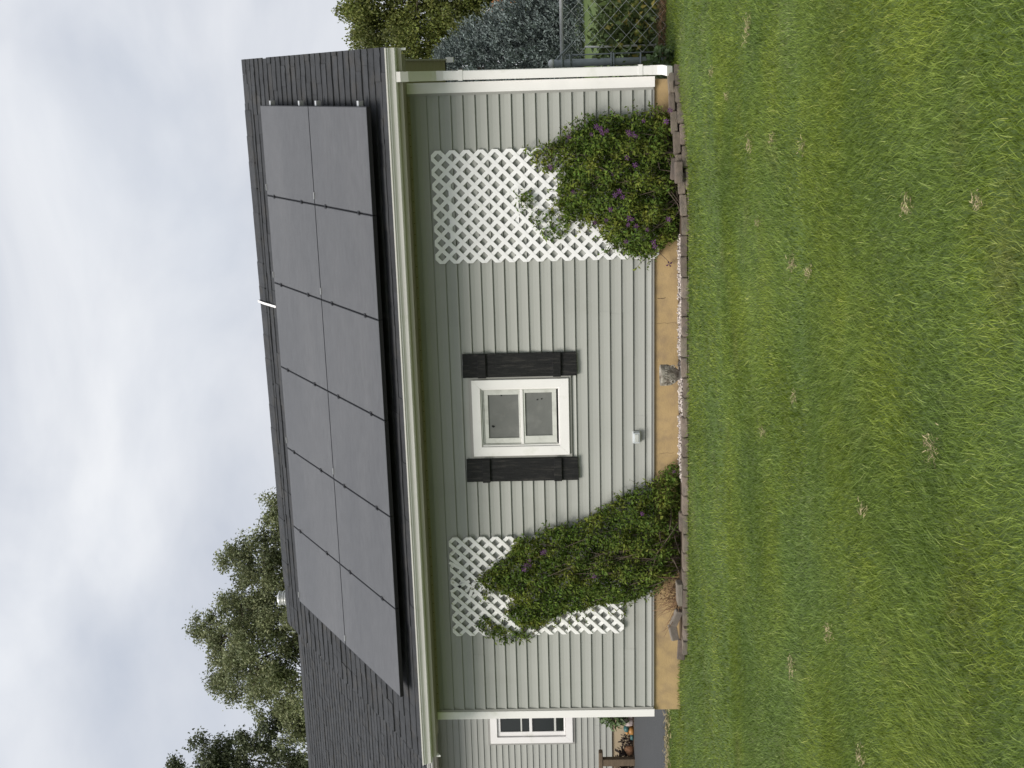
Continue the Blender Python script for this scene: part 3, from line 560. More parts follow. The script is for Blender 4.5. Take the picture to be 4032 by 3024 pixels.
def vine_pts(poly, n, th, zlo=-.2):
    q = np.array(poly); P = rng.uniform(q.min(0)-.03, q.max(0)+.03, (n*3, 2)); D = edgedist(P, poly); I = inpoly(P, poly)
    keep = I | ((D < .04) & (rng.random(len(P)) < .28*np.exp(-D/.03)))
    P, D, I = P[keep][:n], D[keep][:n], I[keep][:n]
    t = th*np.sqrt(np.clip(D/.25, .06, 1))*np.where(I, 1, .4)*(.75+.45*np.clip(1-(P[:, 1]-zlo)/1.2, 0, 1))
    lump = .75+.35*np.sin(P[:, 0]*17+P[:, 1]*9)*np.sin(P[:, 1]*14-P[:, 0]*5)
    y = -.055-t*lump*np.power(rng.random(len(P)), .55); return np.stack([P[:, 0], y, P[:, 1]], 1), D
def flower(par, x, y, z, r, mt='petal', npet=6, pname='flower'):
    rs = random.Random(int(x*1e4+z*1e3)); nd = Vector((rs.uniform(-.35, .35), -1, rs.uniform(0, .6))).normalized(); a = nd.cross(Vector((1, 0, .1))).normalized(); b = nd.cross(a); V = []; F = []; c = Vector((x, y, z)); ph = rs.uniform(0, 1)
    for k in range(npet):
        t = ph+2*math.pi*k/npet+rs.uniform(-.15, .15); d = a*math.cos(t)+b*math.sin(t); s = a*-math.sin(t)+b*math.cos(t); L = r*rs.uniform(.8, 1.1); w_ = r*.2; o = len(V); cp = rs.uniform(-.25, .15)*r
        V += [c+d*r*.08, c+d*L*.55+s*w_+nd*.006, c+d*L+nd*cp, c+d*L*.55-s*w_+nd*.006, c+d*L*.55-nd*.003]; F += [(o, o+4, o+2, o+1), (o, o+3, o+2, o+4)]
    fl = part(pname, V, F, mt, par)
    V = [c+nd*.018]+[c+(a*math.cos(t)+b*math.sin(t))*r*.13 for t in np.linspace(0, 5.24, 6)]; part('pistil', V, [(0, 1+k, 1+(k+1) % 6) for k in range(6)], 'pistil', fl)
def vine(name, label, polys, flowers, base, th):
    t = root(name, base, label, 'vine'); P = []
    for poly, n, h in polys: p_, _ = vine_pts(poly, n, h); P.append(p_)
    P = np.concatenate(P); n = len(P); d = rdir(n)*.9+np.array([[0, -.35, -.15]]); nr = rdir(n)*.8+np.array([[0, -.7, .75]])
    L = rng.uniform(.026, .056, n); leaves('foliage', P, d, nr, L, L*rng.uniform(.34, .5, n), 'leaf', t, kind='stuff')
    L = []; q = np.array(polys[0][0])
    SP = []; SD = []
    for k in range(70):
        i_ = rng.integers(len(q)); a_ = q[i_-1]+(q[i_]-q[i_-1])*rng.random(); o_ = a_-np.array([(q[:, 0].min()+q[:, 0].max())/2, a_[1]-.15]); o_ = o_/np.linalg.norm(o_)
        if a_[1] < -.1: continue
        b_ = np.array([a_[0], -.12-.12*rng.random(), a_[1]]); e_ = b_+np.array([o_[0]*rng.uniform(.03, .13), rng.uniform(-.05, .02), rng.uniform(.0, .14)])
        L.append(([b_, (b_+e_)/2+rng.normal(0, .012, 3), e_], [.0025, .002, .0012]))
        for j_ in range(7): SP.append(b_+(e_-b_)*rng.uniform(.2, 1)+rng.normal(0, .006, 3)); SD.append(rdir(1)[0])
    SP = np.array(SP); leaves('shoot_foliage', SP, np.array(SD), rdir(len(SP))*.6+np.array([[0, -.8, .5]]), rng.uniform(.025, .05, len(SP)), .016, 'leaf', t, kind='stuff')
    for k in range(46):
        i = rng.integers(len(P)); e = P[i]; b = np.array([base[0]+rng.uniform(-.35, .35), -.16+rng.uniform(-.07, .07), -.24]); mid = (b+e)/2+np.array([rng.uniform(-.12, .12), rng.uniform(-.05, .02), rng.uniform(-.05, .1)])
        L.append(([b, (b+mid)/2+rng.normal(0, .015, 3), mid, (mid+e)/2+rng.normal(0, .015, 3), e], [.005, .0045, .004, .003, .002]))
    tubes('stem', L, 'twig', t, 4)
    for (x, z) in flowers: flower(t, x, -.05-th*random.uniform(.7, 1.0), z, random.uniform(.024, .036))
    return t
FR = [(6.21, 0.53), (6.17, 0.51), (6.16, 0.61), (6.14, 0.82), (6.18, 0.28), (6.15, 0.23), (6.13, 0.2), (6.27, 0.13), (6.26, -0.08), (6.36, -0.11), (6.0, 0.23), (5.94, 0.28), (5.87, 0.21), (5.79, 0.41), (5.63, 0.36), (5.58, 0.33), (5.60, .40), (5.46, 0.44), (5.64, 0.79), (5.36, 0.23), (5.3, 0.2), (5.32, 0.28), (5.38, .27), (5.27, 0.1), (5.36, 0.48), (5.34, 0.59), (5.36, -0.1), (5.16, 0.3), (5.15, 0.04), (5.1, 0.02), (6.23, .57), (6.19, .47), (6.16, .26), (5.87, 1.0)]
FL = [(1.9, 1.33), (1.83, 1.35), (1.94, 1.29), (1.86, 1.29), (2.04, 1.14), (2.0, 1.16), (1.76, 0.64), (2.41, 0.15), (2.84, -0.17)]
v1 = vine('clematis_vine', 'bushy green clematis with many purple flowers on the trellis by the downspout', [(RB, 15000, .27), (RB2, 90, .05), (RB3, 200, .06), (RB4, 260, .07)], FR, (5.7, -.18, -.24), .29)
v2 = vine('clematis_vine', 'tall green clematis with few purple flowers climbing the trellis left of the window', [(LB, 19000, .25), (LB2, 420, .06)], FL, (2.0, -.18, -.25), .27)
# dry stems at the foot of the left vine
L = []
for k in range(90):
    b = np.array([1.48+rng.uniform(-.16, .2), -.22+rng.uniform(-.08, .06), -.235]); e = b+np.array([rng.uniform(-.28, .10), rng.uniform(-.1, .06), rng.uniform(.02, .28)]); L.append(([b, (b+e)/2+rng.normal(0, .02, 3), e], [.0032, .0025, .0015]))
tubes('dry_stem', L, 'straw_red', v2, 4, label='tangle of dry brown stems at the vine foot')
P, _ = vine_pts([(1.35, -.2), (1.7, -.2), (1.66, .05), (1.45, .1)], 260, .2); leaves('dry_foliage', P, rdir(len(P)), rdir(len(P)), .03, .012, 'leaf_dry', v2, kind='stuff')
ff = root('fallen_flower', (4.89, -.02, -.14), 'single dark purple blossom on the tan foundation beside the vine', 'flower'); flower(ff, 4.89, -.03, -.14, .042, 'petal_dark', 4, 'blossom')
tube('stalk', [(4.89, -.028, -.14), (4.93, -.03, -.12), (4.99, -.06, -.06), (5.04, -.09, .0)], .0025, 'twig', ff, 5)

# ------------------------------------------------------------------ edging pavers
border = root('paver_border', (3.6, -.42, -.35), 'low brown paver edging stacked in two courses along the flower bed', 'edging')
path = [(.92, -.36), (1.2, -.405), (2.2, -.42), (4.0, -.42), (5.4, -.42), (5.9, -.38), (6.2, -.29), (6.45, -.18), (6.74, -.07)]
def along(s):
    for a, b in zip(path, path[1:]):
        l = math.hypot(b[0]-a[0], b[1]-a[1])
        if s <= l: t = s/l; return a[0]+(b[0]-a[0])*t, a[1]+(b[1]-a[1])*t, math.atan2(b[1]-a[1], b[0]-a[0])
        s -= l
    return None
def paver_mesh(L, D, H, seed):
    r_ = np.random.default_rng(seed); V = np.array(bv(-L/2, L/2, -D/2, D/2, -H/2, H/2)); V += r_.normal(0, .0028, V.shape); me = raw('paver', V, BF, 'paver')
    bm = bmesh.new(); bm.from_mesh(me); bmesh.ops.bevel(bm, geom=list(bm.edges), offset=.006, segments=2, affect='EDGES'); bm.to_mesh(me); bm.free(); return me
PM = {L: [paver_mesh(L-.006, .105, .056, int(L*1000)+v) for v in range(3)] for L in (.2, .17, .1)}
def topz(x): return -.250+.0098*(x-1)+.085*float(sm((x-5.35)/1.1))
for lay in range(4):
    s = .03*lay if lay != 1 else .1
    while True:
        L = .2 if random.random() < .85 else .17; q = along(s+L/2); s += L
        if q is None: break
        x, y, a = q
        if lay == 3 and x < 5.6: continue
        jz = random.uniform(-.005, .005); a += random.uniform(-.04, .04); off = (-.004, .012, .02, .026)[lay]+random.uniform(-.006, .006)
        if lay == 0 and 3.4 < x < 3.95: jz -= .012
        put('paver', random.choice(PM[L]), border, (x+math.sin(a)*off, y-math.cos(a)*off, topz(x)-.028-.0595*lay+jz), (random.uniform(-.03, .03), random.uniform(-.02, .02), a))
def loose(label, loc, rot, L=.2, D=.11, H=.05, mt='paver'):
    me = paver_mesh(L, D, H, int(loc[0]*1000)); me.materials.clear(); me.materials.append(M[mt]); o = put('loose_paver', me, None, loc, rot, label=label, cat='paver', group='loose pavers on the edging')
loose('raised brown paver standing proud of the edging by the large vine', (5.80, -.43, -.180), (.05, -.03, .1), .2, .12, .065)
loose('second raised paver tucked behind the edging beside the large vine', (5.83, -.33, -.155), (.0, .05, .05), .2, .11, .07)
loose('flat grey brown slab lying on the edging below the left vine', (1.60, -.40, -.214), (.02, -.03, -.02), .24, .12, .05, 'slab')
loose('tilted paver leaning behind the edging at the dry stems', (1.27, -.28, -.195), (.3, .3, -.25), .2, .05, .07, 'slab')
loose('short upright paver leaning near the open end of the edging', (1.10, -.26, -.175), (.2, -.2, .35), .17, .05, .08, 'slab')
loose('last pale paver lying at the grass end of the edging', (.93, -.32, -.245), (.0, .08, .4), .2, .12, .07, 'paver')
loose('thin tan paver on top of the edging under the left vine', (2.37, -.40, -.222), (.0, .02, .03), .2, .09, .03, 'paver')
# pebbles in the bed
ico = bmesh.new(); bmesh.ops.create_icosphere(ico, subdivisions=1, radius=1); iv = np.array([v.co[:] for v in ico.verts]); ifc = np.array([[v.index for v in f.verts] for f in ico.faces]); ico.free()
def pebbles(name, P, s, mt, parent=None, **kw):
    n = len(P); sc_ = s[:, None]*rng.uniform(.6, 1.2, (n, 3)); V = (P[:, None, :]+iv[None]*sc_[:, None, :]*(1+.12*rng.normal(size=(n, len(iv), 1)))).reshape(-1, 3); F = (np.arange(n)[:, None, None]*len(iv)+ifc[None]).reshape(-1, 3)
    c = V.mean(0); return put(name, npmesh(name, V-c, [F], mt, True), parent, c, **kw)
n = 1100; px = rng.uniform(2.75, 5.2, n); py = rng.uniform(-.36, -.02, n); P = np.stack([px, py, -.268+.0095*(px-1)+rng.uniform(0, .012, n)], 1)
pebbles('white_pebbles', P, rng.uniform(.007, .016, n), 'pebble', kind='stuff', label='white and pinkish pebbles strewn in the bed along the foundation')

# ------------------------------------------------------------------ stone pot on the bed
pc = (3.84, -.27, -.238)
pot = root('stone_planter', pc, 'weathered carved stone planter standing before the tan foundation', 'planter')
body = lathe('bowl', [(.030, 0), (.045, .004), (.045, .014), (.038, .018), (.050, .032), (.074, .058), (.090, .092), (.097, .125), (.099, .17), (.104, .178), (.104, .20), (.101, .208), (.088, .208), (.084, .19), (.05, .17)], pc, 'stonepot', pot, 32)
def ringpts(a, r, z): return (pc[0]+r*math.sin(a), pc[1]-r*math.cos(a), pc[2]+z)
for k in range(26):
    a = 2*math.pi*k/26
    if abs(((a+.45+math.pi) % (2*math.pi))-math.pi) < .17: continue
    tube('flute', [ringpts(a, .0985, .135), ringpts(a, .0995, .168)], .0052, 'stonepot', pot, 6)
for z in (.129, .172): tube('moulding', [ringpts(t, .0995, z) for t in np.linspace(0, 2*math.pi, 33)], .004, 'stonepot', pot, 6)
for a in (-.45, 1.2):
    q = [ringpts(a-.13, .103, .17), ringpts(a+.13, .103, .17), ringpts(a+.11, .1, .10), ringpts(a-.11, .1, .10)]; q2 = [ringpts(a-.13, .09, .17), ringpts(a+.13, .09, .17), ringpts(a+.11, .088, .10), ringpts(a-.11, .088, .10)]
    part('strap', q+q2, [(0, 1, 2, 3), (7, 6, 5, 4), (0, 4, 5, 1), (1, 5, 6, 2), (2, 6, 7, 3), (3, 7, 4, 0)], 'stonepot', pot, bevel=.002)
    c = Vector(ringpts(a, .097, .090)); tube('ring', [c+Vector((.017*math.cos(t), -.006, .017*math.sin(t))) for t in np.linspace(0, 2*math.pi, 17)], .005, 'stonepot', pot, 6)
for k in range(10):
    a = -1.4+.31*k
    if abs(a+.45) < .25: continue
    tube('leaf_relief', [ringpts(a-.1, .094, .108), ringpts(a, .097, .122), ringpts(a+.1, .094, .106), ringpts(a+.02, .088, .09)], .005, 'stonepot', pot, 5)

# ------------------------------------------------------------------ back-left bed objects by the wing
part('wing_bed', [(-13, 6.852, -.30), (-.1, 6.852, -.30), (-.1, 7.311, -.27), (-13, 7.311, -.27)], [(0, 1, 2, 3)], 'soil', kind='structure')
def rock(name, label, c, s, mt, cat, seed, group=None):
    r_ = np.random.default_rng(seed); bm = bmesh.new(); bmesh.ops.create_icosphere(bm, subdivisions=2, radius=1); V = np.array([v.co[:] for v in bm.verts]); F = [tuple(v.index for v in f.verts) for f in bm.faces]; bm.free()
    V = V*(1+.13*np.sin(V[:, [0]]*3+seed)*np.cos(V[:, [2]]*4)+.06*r_.normal(size=(len(V), 1))); V[:, 2] = np.maximum(V[:, 2], -.75); return part(name, V*np.array(s)+np.array(c), F, mt, label=label, cat=cat, group=group, base=True)
rock('rock', 'pale pinkish rock beside the driveway nearest the corner board', (-3.97, 6.98, -.22), (.12, .1, .10), 'rock_pink', 'rock', 1, 'rocks by the driveway')
rock('rock', 'grey pink rock between the pale rock and the coloured ornament', (-4.13, 6.96, -.215), (.08, .09, .11), 'rock_pink', 'rock', 2, 'rocks by the driveway')
rock('rock', 'orange terracotta coloured rock before the dark red plant', (-4.68, 6.95, -.22), (.09, .08, .09), 'terra', 'rock', 3, 'rocks by the driveway')
gn = root('garden_ornament', (-4.30, 6.95, -.30), 'small teal and orange garden ornament among the rocks by the driveway', 'ornament')
rock_ = lathe('base', [(.05, 0), (.075, .02), (.07, .07), (.04, .09)], (-4.30, 6.95, -.30), 'orange', gn, 12); lathe('body', [(.045, 0), (.07, .03), (.055, .07), (.02, .09)], (-4.26, 6.95, -.212), 'teal', gn, 12)
lathe('head', [(.02, 0), (.04, .02), (.03, .05), (.005, .06)], (-4.33, 6.94, -.213), 'orange', gn, 12); lathe('skirt', [(.03, 0), (.06, .02), (.05, .06)], (-4.42, 6.95, -.30), 'teal', gn, 10)
def bush(name, label, c, rad, n, Ls, mt, cat, asp=.5, stem=True):
    t = root(name, (c[0], c[1], c[2]-rad[2]), label, cat); q = rdir(n)*np.power(rng.random((n, 1)), .4)*np.array(rad)*(.8+.2*np.sin(rng.random((n, 1))*9)); P = np.array(c)+q; L = rng.uniform(*Ls, n)
    leaves('foliage', P, rdir(n)+nrm(q)*.8, rdir(n)*.6+np.array([[0, -.5, .8]]), L, L*asp, mt, t, kind='stuff')
    if stem: tubes('stem', [([(c[0]+rng.uniform(-.02, .02), c[1], c[2]-rad[2]), tuple(np.array(c)+rng.uniform(-.6, .6, 3)*np.array(rad))], [.006, .003]) for _ in range(8)], 'twig', t, 4)
    return t
bush('hosta', 'broad leaved green plant against the wing beside the corner board', (-3.98, 7.02, .05), (.30, .22, .30), 420, (.06, .14), 'hosta', 'plant', .55)
bush('coleus', 'dark maroon leafy plant at the driveway edge below the wooden rail', (-4.88, 6.98, -.14), (.30, .14, .17), 420, (.04, .09), 'coleus', 'plant', .6)
bush('coleus', 'small dark leafy plant between the ornament and terracotta rock', (-4.52, 7.0, -.18), (.12, .1, .12), 150, (.03, .07), 'coleus', 'plant', .5)
bench = root('wooden_stand', (-5.3, 6.75, -.30), 'weathered wooden stand of posts and a thick top rail by the wing', 'stand')
box('top_rail', -6.2, -4.56, 6.68, 6.80, .25, .32, 'wood', bench, bevel=.01)
for xx in (-4.83, -6.05): box('post', xx, xx+.13, 6.69, 6.79, -.30, .2495, 'wood', bench, bevel=.005)
box('lower_rail', -6.0, -4.832, 6.71, 6.77, -.02, .05, 'wood', bench, bevel=.005)

# ------------------------------------------------------------------ chain link fence on the right
FY = 1.6
fence = root('chain_link_fence', (8.4, FY, -.3), 'galvanised chain link fence running right from the downspout corner', 'fence')
pst = tube('post', [(6.828, FY, -.45), (6.824, FY, .93)], .040, 'galv', fence, 14); lathe('post_cap', [(.043, 0), (.043, .03), (.03, .05), (.008, .058)], (6.824, FY, .925), 'galv_bright', pst, 14)
tube('post', [(9.7, FY, -.45), (9.7, FY, .9)], .03, 'galv', fence, 10)
tube('top_rail', [(6.86, FY, .835), (8.2, FY, .832), (9.7, FY, .83), (11.0, FY, .83)], .021, 'galv_bright', fence, 10)
tube('tension_bar', [(6.905, FY-.004, .80), (6.912, FY-.004, -.20)], .008, 'galv', fence, 6)
for z in (.835, .75, .31, .285, .0): tube('band', [(6.826+.046*math.cos(t), FY+.046*math.sin(t), z) for t in np.linspace(-.6, 2*math.pi-.9, 14)]+[(6.915, FY-.012, z)], .011, 'galv', fence, 6)
tube('brace_wire', [(6.80, FY+.02, .88), (6.83, FY, .93), (6.92, FY-.02, .84), (7.03, FY-.02, .72)], .009, 'galv', fence, 6)
pw = .088; nz_ = 13; zt, zb = .815, -.27; dz = (zt-zb)/nz_
for k in range(46):
    x0 = 6.915+k*pw; pts = []
    for i in range(nz_+1):
        s_ = 1 if (i+k) % 2 == 0 else 0
        pts.append((x0+(pw if ((i+k) % 2) else 0), FY+(.004 if i % 2 else -.004), zt-i*dz))
    tube('wire', pts, .0027, 'wire', fence, 4, smooth=False)
# garden behind the fence
def tomato_plant(label, cx, cy, h, fruits, n=650):
    t = root('tomato_plant', (cx, cy, -.3), label, 'tomato plant', 'tomato plants behind the fence'); n_ = n
    q = rng.normal(0, 1, (n_, 3))*np.array([.22, .16, 0]); P = np.stack([cx+q[:, 0], cy+q[:, 1], -.28+h*np.power(rng.random(n_), .8)], 1); L = rng.uniform(.05, .11, n_)
    leaves('foliage', P, rdir(n_)+np.array([[0, -.3, -.3]]), rdir(n_)*.7+np.array([[0, -.5, .7]]), L, L*.45, 'tomato_leaf', t, kind='stuff')
    k = 14; P = np.stack([cx+rng.normal(0, .2, k), np.full(k, cy-.18), -.2+h*rng.random(k)*.75], 1); leaves('yellow_foliage', P, rdir(k)+np.array([[0, -.3, -.5]]), rdir(k)*.5+np.array([[0, -1, .3]]), .09, .045, 'yellow_leaf', t, kind='stuff', label='yellowing lower leaves')
    tubes('stem', [([(cx+rng.uniform(-.1, .1), cy, -.3), (cx+rng.uniform(-.2, .2), cy, h*.3), (cx+rng.uniform(-.25, .25), cy, h-.35)], [.009, .007, .004]) for _ in range(4)], 'tomato_leaf', t, 5)
    for (x, z, r_) in fruits: lathe('tomato', [(.2*r_, -r_*.92), (.7*r_, -r_*.7), (r_, -.05*r_), (.85*r_, .55*r_), (.4*r_, .85*r_), (.08*r_, .8*r_)], (x, FY+.10, z), 'tomato', t, 12)
tomato_plant('tomato plant with four pale green fruits in a cluster', 7.13, 1.95, .72, [(7.125, .025, .030), (7.085, -.01, .027), (7.035, -.005, .027), (7.03, .055, .025)])
tomato_plant('tomato plant with two pale fruits close to the fence post', 6.95, 2.0, .78, [(6.975, .20, .025), (6.935, .17, .025)], 520)
tomato_plant('tomato plant farthest from the downspout, cut by the picture edge', 7.55, 1.95, .78, [(7.42, .03, .03), (7.40, .07, .028), (7.45, -.03, .026)])
tomato_plant('low tomato plant standing behind the front plants', 7.3, 2.6, .62, [], 500)
tube('plant_stake', [(6.99, 1.85, -.3), (6.985, 1.8, .45), (6.99, 1.79, .58)], .012, 'white', n=6, label='white plant stake between the tomato plants and the fence post', cat='stake')
def strands(name, P, L, lift, mt, rad=.0018, **kw):
    n = len(P); a = rng.uniform(0, 2*np.pi, n); d = np.stack([np.cos(a), np.sin(a), rng.uniform(-.1, lift, n)], 1); d = nrm(d); s = nrm(np.cross(d, rdir(n)))*rad; m_ = P+d*L[:, None]*.5+np.array([[0, 0, .2]])*L[:, None]*rng.uniform(0, .6, (n, 1)); e = P+d*L[:, None]
    V = np.stack([P-s, P+s, m_+s, m_-s, e], 1).reshape(-1, 3); k = np.arange(n)[:, None]*5; c = V.mean(0)
    return put(name, npmesh(name, V-c, [k+np.array([[0, 1, 2, 3]]), k+np.array([[3, 2, 4]])], mt), None, c, **kw)
n = 3200; P = np.stack([rng.uniform(6.9, 10.5, n), FY+rng.normal(-.05, .05, n), -.305+.11*rng.random(n)**1.5], 1)
strands('dry_straw', P, rng.uniform(.05, .16, n), .7, 'straw_red', .002, kind='stuff', label='reddish brown dead grass matted along the fence foot')
bush('leafy_weed', 'dark green broadleaf weed at the foot of the downspout', (6.83, .55, -.13), (.10, .12, .17), 130, (.05, .10), 'hosta', 'plant', .6)
# ------------------------------------------------------------------ trees behind
def spruce(label, cx, cy, h, rb, n_wh):
    t = root('spruce_tree', (cx, cy, -.32), label, 'tree'); tube('trunk', [(cx, cy, -.5), (cx, cy, h*.5), (cx, cy, h-.5)], [.14, .08, .02], 'bark', t, 8)
    P = []; D = []
    for wv in range(n_wh):
        f = wv/(n_wh-1); z = -.15+(h-.1)*f; Rr = rb*np.power(1-f, .62)*(1+.08*random.uniform(-1, 1))+.12; nb = int(10+18*(1-f))
        for b in range(nb):
            a = 2*math.pi*(b+random.random()*.7)/nb; L = Rr*random.uniform(.78, 1.12)
            m_ = int(6+L*8)
            u_ = np.power(rng.random(m_), .5); sd_ = rng.normal(0, .08+.10*L, m_)*(1.15-u_*.75)
            x = np.cos(a)*u_*L-np.sin(a)*sd_; y = np.sin(a)*u_*L+np.cos(a)*sd_; zz = z+.14*u_*L-.07*(u_*L)**2+rng.normal(0, .03, m_)
            B = np.stack([cx+x, cy+y, zz], 1); G = nrm(np.stack([np.cos(a)+rng.normal(0, .45, m_), np.sin(a)+rng.normal(0, .45, m_), rng.normal(.75, .3, m_)], 1)); S = rng.uniform(.16, .36, m_)
            for tt in (0, .22, .44, .66, .85): P.append(B+G*S[:, None]*tt); D.append(G+rng.normal(0, .38, (m_, 3)))
    P = np.concatenate(P); D = np.concatenate(D); n = len(P); L = rng.uniform(.07, .13, n)
    V1 = leaves('needles', P, D, rdir(n), L, .05, 'spruce', t, fold=.5, kind='stuff'); return t
spruce('blue grey spruce behind the tomato garden, cut by the house corner', 7.0, 28, 4.6, 2.9, 34)
def tree(name, label, cx, cy, h, lobes, n, mt, leaf, group, droop=0.0, trunk=.3):
    t = root(name, (cx, cy, -.32), label, 'tree', group)
    tube('trunk', [(cx, cy, -.5), (cx+.1, cy, h*.25), (cx, cy, h*.5), (cx-.1, cy, h*.75)], [trunk, trunk*.8, trunk*.55, trunk*.2], 'bark', t, 9)
    LB_ = []; P = []; Dv = []; vol = np.array([l[3]**2.2 for l in lobes]); vol = vol/vol.sum()
    for (x, y, z, r_), v in zip(lobes, vol):
        st = np.array([cx, cy, min(z*.62, h*.55)]); e = np.array([x, y, z]); mid = (st+e)/2+rng.normal(0, .25, 3); LB_.append(([st, mid, e], [trunk*.28, trunk*.16, .03]))
        nsub = max(10, int(r_*r_*13)); sub = rdir(nsub)*np.power(rng.random((nsub, 1)), .35)*r_*np.array([[1, 1, .85]])+e
        for s_ in sub[::3]: LB_.append(([e+(s_-e)*.1, (e+s_)/2+rng.normal(0, .08, 3), s_], [.03, .02, .008]))
        k = int(n*v); i = rng.integers(nsub, size=k); q = rng.normal(0, .13+.05*r_, (k, 3)); q[:, 2] -= np.abs(rng.normal(0, droop, k)) if droop else 0
        P.append(sub[i]+q*np.array([[1, 1, .8]])); Dv.append(rdir(k)+np.array([[0, 0, -.3-droop*2]]))
    P = np.concatenate(P); Dv = np.concatenate(Dv); k = len(P); L = rng.uniform(leaf*.65, leaf*1.3, k)
    leaves('crown', P, Dv, rdir(k)*.8+np.array([[0, -.3, .7]]), L, L*.55, mt, t, kind='stuff'); tubes('limb', LB_, 'bark', t, 5); return t
lob = [(-13.2, 35, 13.2, 1.7), (-11.6, 35, 12.2, 1.3), (-10.5, 35, 12.6, .7), (-10.2, 34.8, 11.2, .8), (-14.8, 35, 14.2, 1.6), (-16.2, 35, 15.2, 1.3), (-16.5, 34, 13.2, 1.9), (-18.0, 35, 14.6, 1.3), (-18.9, 35, 13.2, 1.2), (-14.5, 34, 11.6, 2.0), (-12.4, 34, 10.8, 1.6), (-17.5, 34, 11.4, 1.9), (-19.6, 35, 11.9, 1.2), (-20.3, 34.6, 12.3, 1.0), (-15.8, 36, 10, 2.2), (-20.6, 34.5, 10.8, 1.3), (-12.6, 35.4, 14.4, .8), (-15.6, 35, 16.0, .8), (-18.2, 35.2, 15.7, .6)]
tree('leafy_tree', 'large olive green tree rising behind the ridge and roof vent', -15.5, 35.3, 15, lob, 90000, 'tree_leaf', .13, 'trees behind the house')
lob = [(-23.6, 38, 17.2, 1.2), (-25, 38, 18.5, 1.4), (-24.6, 38, 16.6, 1.3), (-26.6, 38, 19.2, 1.5), (-23, 37.6, 15.2, .9), (-25.5, 37, 15, 1.6), (-22.4, 38, 14.2, 1.1), (-24, 37, 13.2, 1.5), (-27.5, 38, 17, 2)]
tree('leafy_tree', 'dark green tree at the picture edge beyond the wing roof', -25.2, 38.2, 18, lob, 42000, 'tree_dark', .145, 'trees behind the house')
lob = [(8.6, 42, 8.2, 1.3), (9.4, 42, 8.7, .9), (8.2, 41, 6.6, 1.4), (9.4, 41, 6.2, 1.7), (10.8, 42, 8.0, 1.8), (8.0, 41.6, 8.3, .8), (8.6, 41, 4.8, 1.4), (10, 41, 4.2, 1.6), (11.5, 42, 5.8, 1.8), (7.6, 41, 5.6, .9), (9.7, 41.5, 9.0, .9), (11.4, 42, 8.6, 1.5), (7.3, 41, 7.7, .7), (9.0, 41.4, 2.6, 1.2), (10.5, 41, 2.2, 1.3)]
tree('leafy_tree', 'yellow green drooping tree behind the spruce beyond the eave corner', 9.8, 42.3, 9.5, lob, 60000, 'tree_yellow', .13, 'trees beyond the garden', droop=.35)
bush('shrub', 'small orange leaved shrub behind the spruce', (9.15, 33.0, 2.3), (.35, .3, .45), 350, (.08, .16), 'orange_leaf', 'shrub', .5)
# low dark shrubs far across the back lawn
for (x, y, r_, lb) in ((9.4, 46, 1.9, 'dark bushy shrub across the back lawn, nearest the spruce'), (12.6, 47, 2.2, 'dark bushy shrub across the back lawn near the picture edge')):
    bush('shrub', lb, (x, y, r_*.7-.3), (r_*1.1, 1.0, r_*.8), 5000, (.15, .3), 'tree_dark', 'shrub', .5)
# ------------------------------------------------------------------ grass
def noise2(x, y, s, seed):
    r_ = np.random.default_rng(seed); v = 0
    for k in range(7): a = r_.uniform(0, 6.28); f = s*r_.uniform(.6, 1.6); v = v+np.sin((x*np.cos(a)+y*np.sin(a))*f+r_.uniform(0, 6.28))
    return v/2.65
def blades(x, y, H, Wd, seg):
    n = len(x); z = gz(x, y)-.004; a = rng.uniform(0, 2*np.pi, n); ln = rng.uniform(.25, 1.05, n)*H
    lx = noise2(x, y, 3.4, 5)*.28; ly = noise2(x, y, 3.4, 6)*.28
    dx = np.cos(a)*ln+lx*H; dy = np.sin(a)*ln+ly*H; b = rng.uniform(0, 2*np.pi, n); sx = np.cos(b)*Wd/2; sy = np.sin(b)*Wd/2
    def lv(t, w_): return np.stack([x+dx*t*t-sx*w_, y+dy*t*t-sy*w_, z+H*t*(1-.22*t)], 1), np.stack([x+dx*t*t+sx*w_, y+dy*t*t+sy*w_, z+H*t*(1-.22*t)], 1)
    if seg == 2:
        a0, a1 = lv(0, 1); b0, b1 = lv(.5, .85); tp, _ = lv(1, 0); V = np.stack([a0, a1, b0, b1, tp], 1).reshape(-1, 3); k = np.arange(n)[:, None]*5
        return V, [k+np.array([[0, 1, 3, 2]]), k+np.array([[2, 3, 4]])]
    a0, a1 = lv(0, 1); b0, b1 = lv(.4, .95); c0, c1 = lv(.75, .65); tp, _ = lv(1, 0); V = np.stack([a0, a1, b0, b1, c0, c1, tp], 1).reshape(-1, 3); k = np.arange(n)[:, None]*7
    return V, [np.concatenate([k+np.array([[0, 1, 3, 2]]), k+np.array([[2, 3, 5, 4]])]), k+np.array([[4, 5, 6]])]
RXV = math.cos(YAW); 
def field(n, d0, d1, margin):
    # evenly spread in a fan of lawn before the camera, a bit wider than the view
    d = np.sqrt(rng.uniform(d0*d0, d1*d1, n)); s = rng.uniform(-margin, margin, n); f_ = np.array([fw.x, fw.y])/math.hypot(fw.x, fw.y); r_ = np.array([f_[1], -f_[0]])
    return CAM.x+f_[0]*d+r_[0]*d*s, CAM.y+f_[1]*d+r_[1]*d*s
def lawn_ok(x, y):
    bnd = np.interp(x, [-9, -.05, .0, .9, .92, 1.2, 5.4, 5.9, 6.2, 6.45, 6.74, 6.78, 7.0, 12], [1.60, 1.60, -.0, -.0, -.43, -.475, -.49, -.45, -.36, -.25, -.14, FY-.12, FY-.12, FY-.12]); return y < bnd
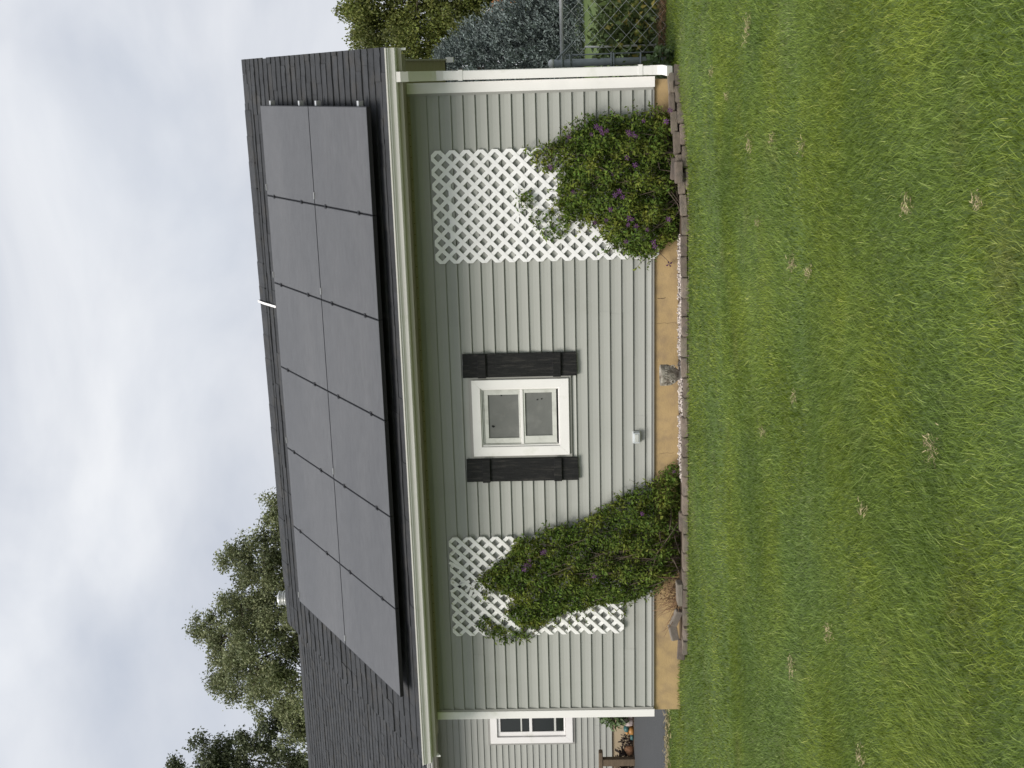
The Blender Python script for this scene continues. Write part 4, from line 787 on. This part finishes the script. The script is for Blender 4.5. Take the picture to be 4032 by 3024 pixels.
for nm, n, d0, d1, H0, H1, W0, sg in (('near', 170000, 2.9, 6.2, .024, .048, .0025, 3), ('mid', 140000, 6.2, 9.2, .024, .046, .0036, 2), ('far', 140000, 9.2, 15.5, .024, .046, .0052, 2)):
    x, y = field(n, d0, d1, .43); ok = lawn_ok(x, y); x, y = x[ok], y[ok]; n = len(x)
    H = rng.uniform(H0, H1, n)*(1+.14*noise2(x, y, 3.0, 9))*np.where(rng.random(n) < .04, 1.6, 1); H = np.clip(H, .018, .11)
    tall = np.exp(-np.maximum(0, np.interp(x, [0, .9, 1.2, 5.4, 6.2, 6.7], [0, -.2, -.475, -.49, -.36, -.14])-y)/.12)*((x > 0) & (x < 6.8)); H = H*(1+.35*tall)
    V, G = blades(x, y, H, W0*rng.uniform(.7, 1.3, n), sg); c = V.mean(0)
    put('grass', npmesh('grass', V-c, G, 'grass'), None, c, kind='stuff', label={'near': 'long green lawn grass nearest the viewer', 'mid': 'green lawn grass in the middle of the yard', 'far': 'green lawn grass next to the house and driveway'}[nm])
# dry clippings
DR = [(6.97, -3.68, .16), (6.68, -2.12, .09), (6.52, -2.88, .07), (6.23, -3.88, .11), (6.3, -4.64, .07), (6.31, -5.38, .06), (5.68, -5.19, .09), (5.7, -5.6, .07), (6.2, -7.18, .07), (6.28, -7.89, .05), (4.99, -5.35, .05), (5.4, -7.59, .10), (3.42, -5.42, .12), (4.03, -6.24, .08), (3.73, -6.86, .10), (5.79, -4.23, .04), (4.88, -6.81, .05), (4.5, -4.4, .05)]
P = []
for x, y, r_ in DR: k = int(900*r_); P.append(np.stack([x+rng.normal(0, r_*.30, k), y+rng.normal(0, r_*.28, k), np.full(k, 0.)], 1))
P = np.concatenate(P); P[:, 2] = gz(P[:, 0], P[:, 1])+rng.uniform(.008, .040, len(P))
strands('dry_clippings', P, rng.uniform(.010, .034, len(P)), .5, 'straw', .0012, kind='stuff', label='tan dry grass clippings scattered over the lawn')
n = 900; P = np.stack([rng.uniform(-3.2, -.6, n), 1.45+rng.normal(0, .12, n)-.25*rng.random(n), rng.uniform(-.30, -.265, n)], 1)
strands('dry_edge_grass', P, rng.uniform(.03, .08, n), .5, 'straw', .003, kind='stuff', label='dead tan grass along the driveway edge')
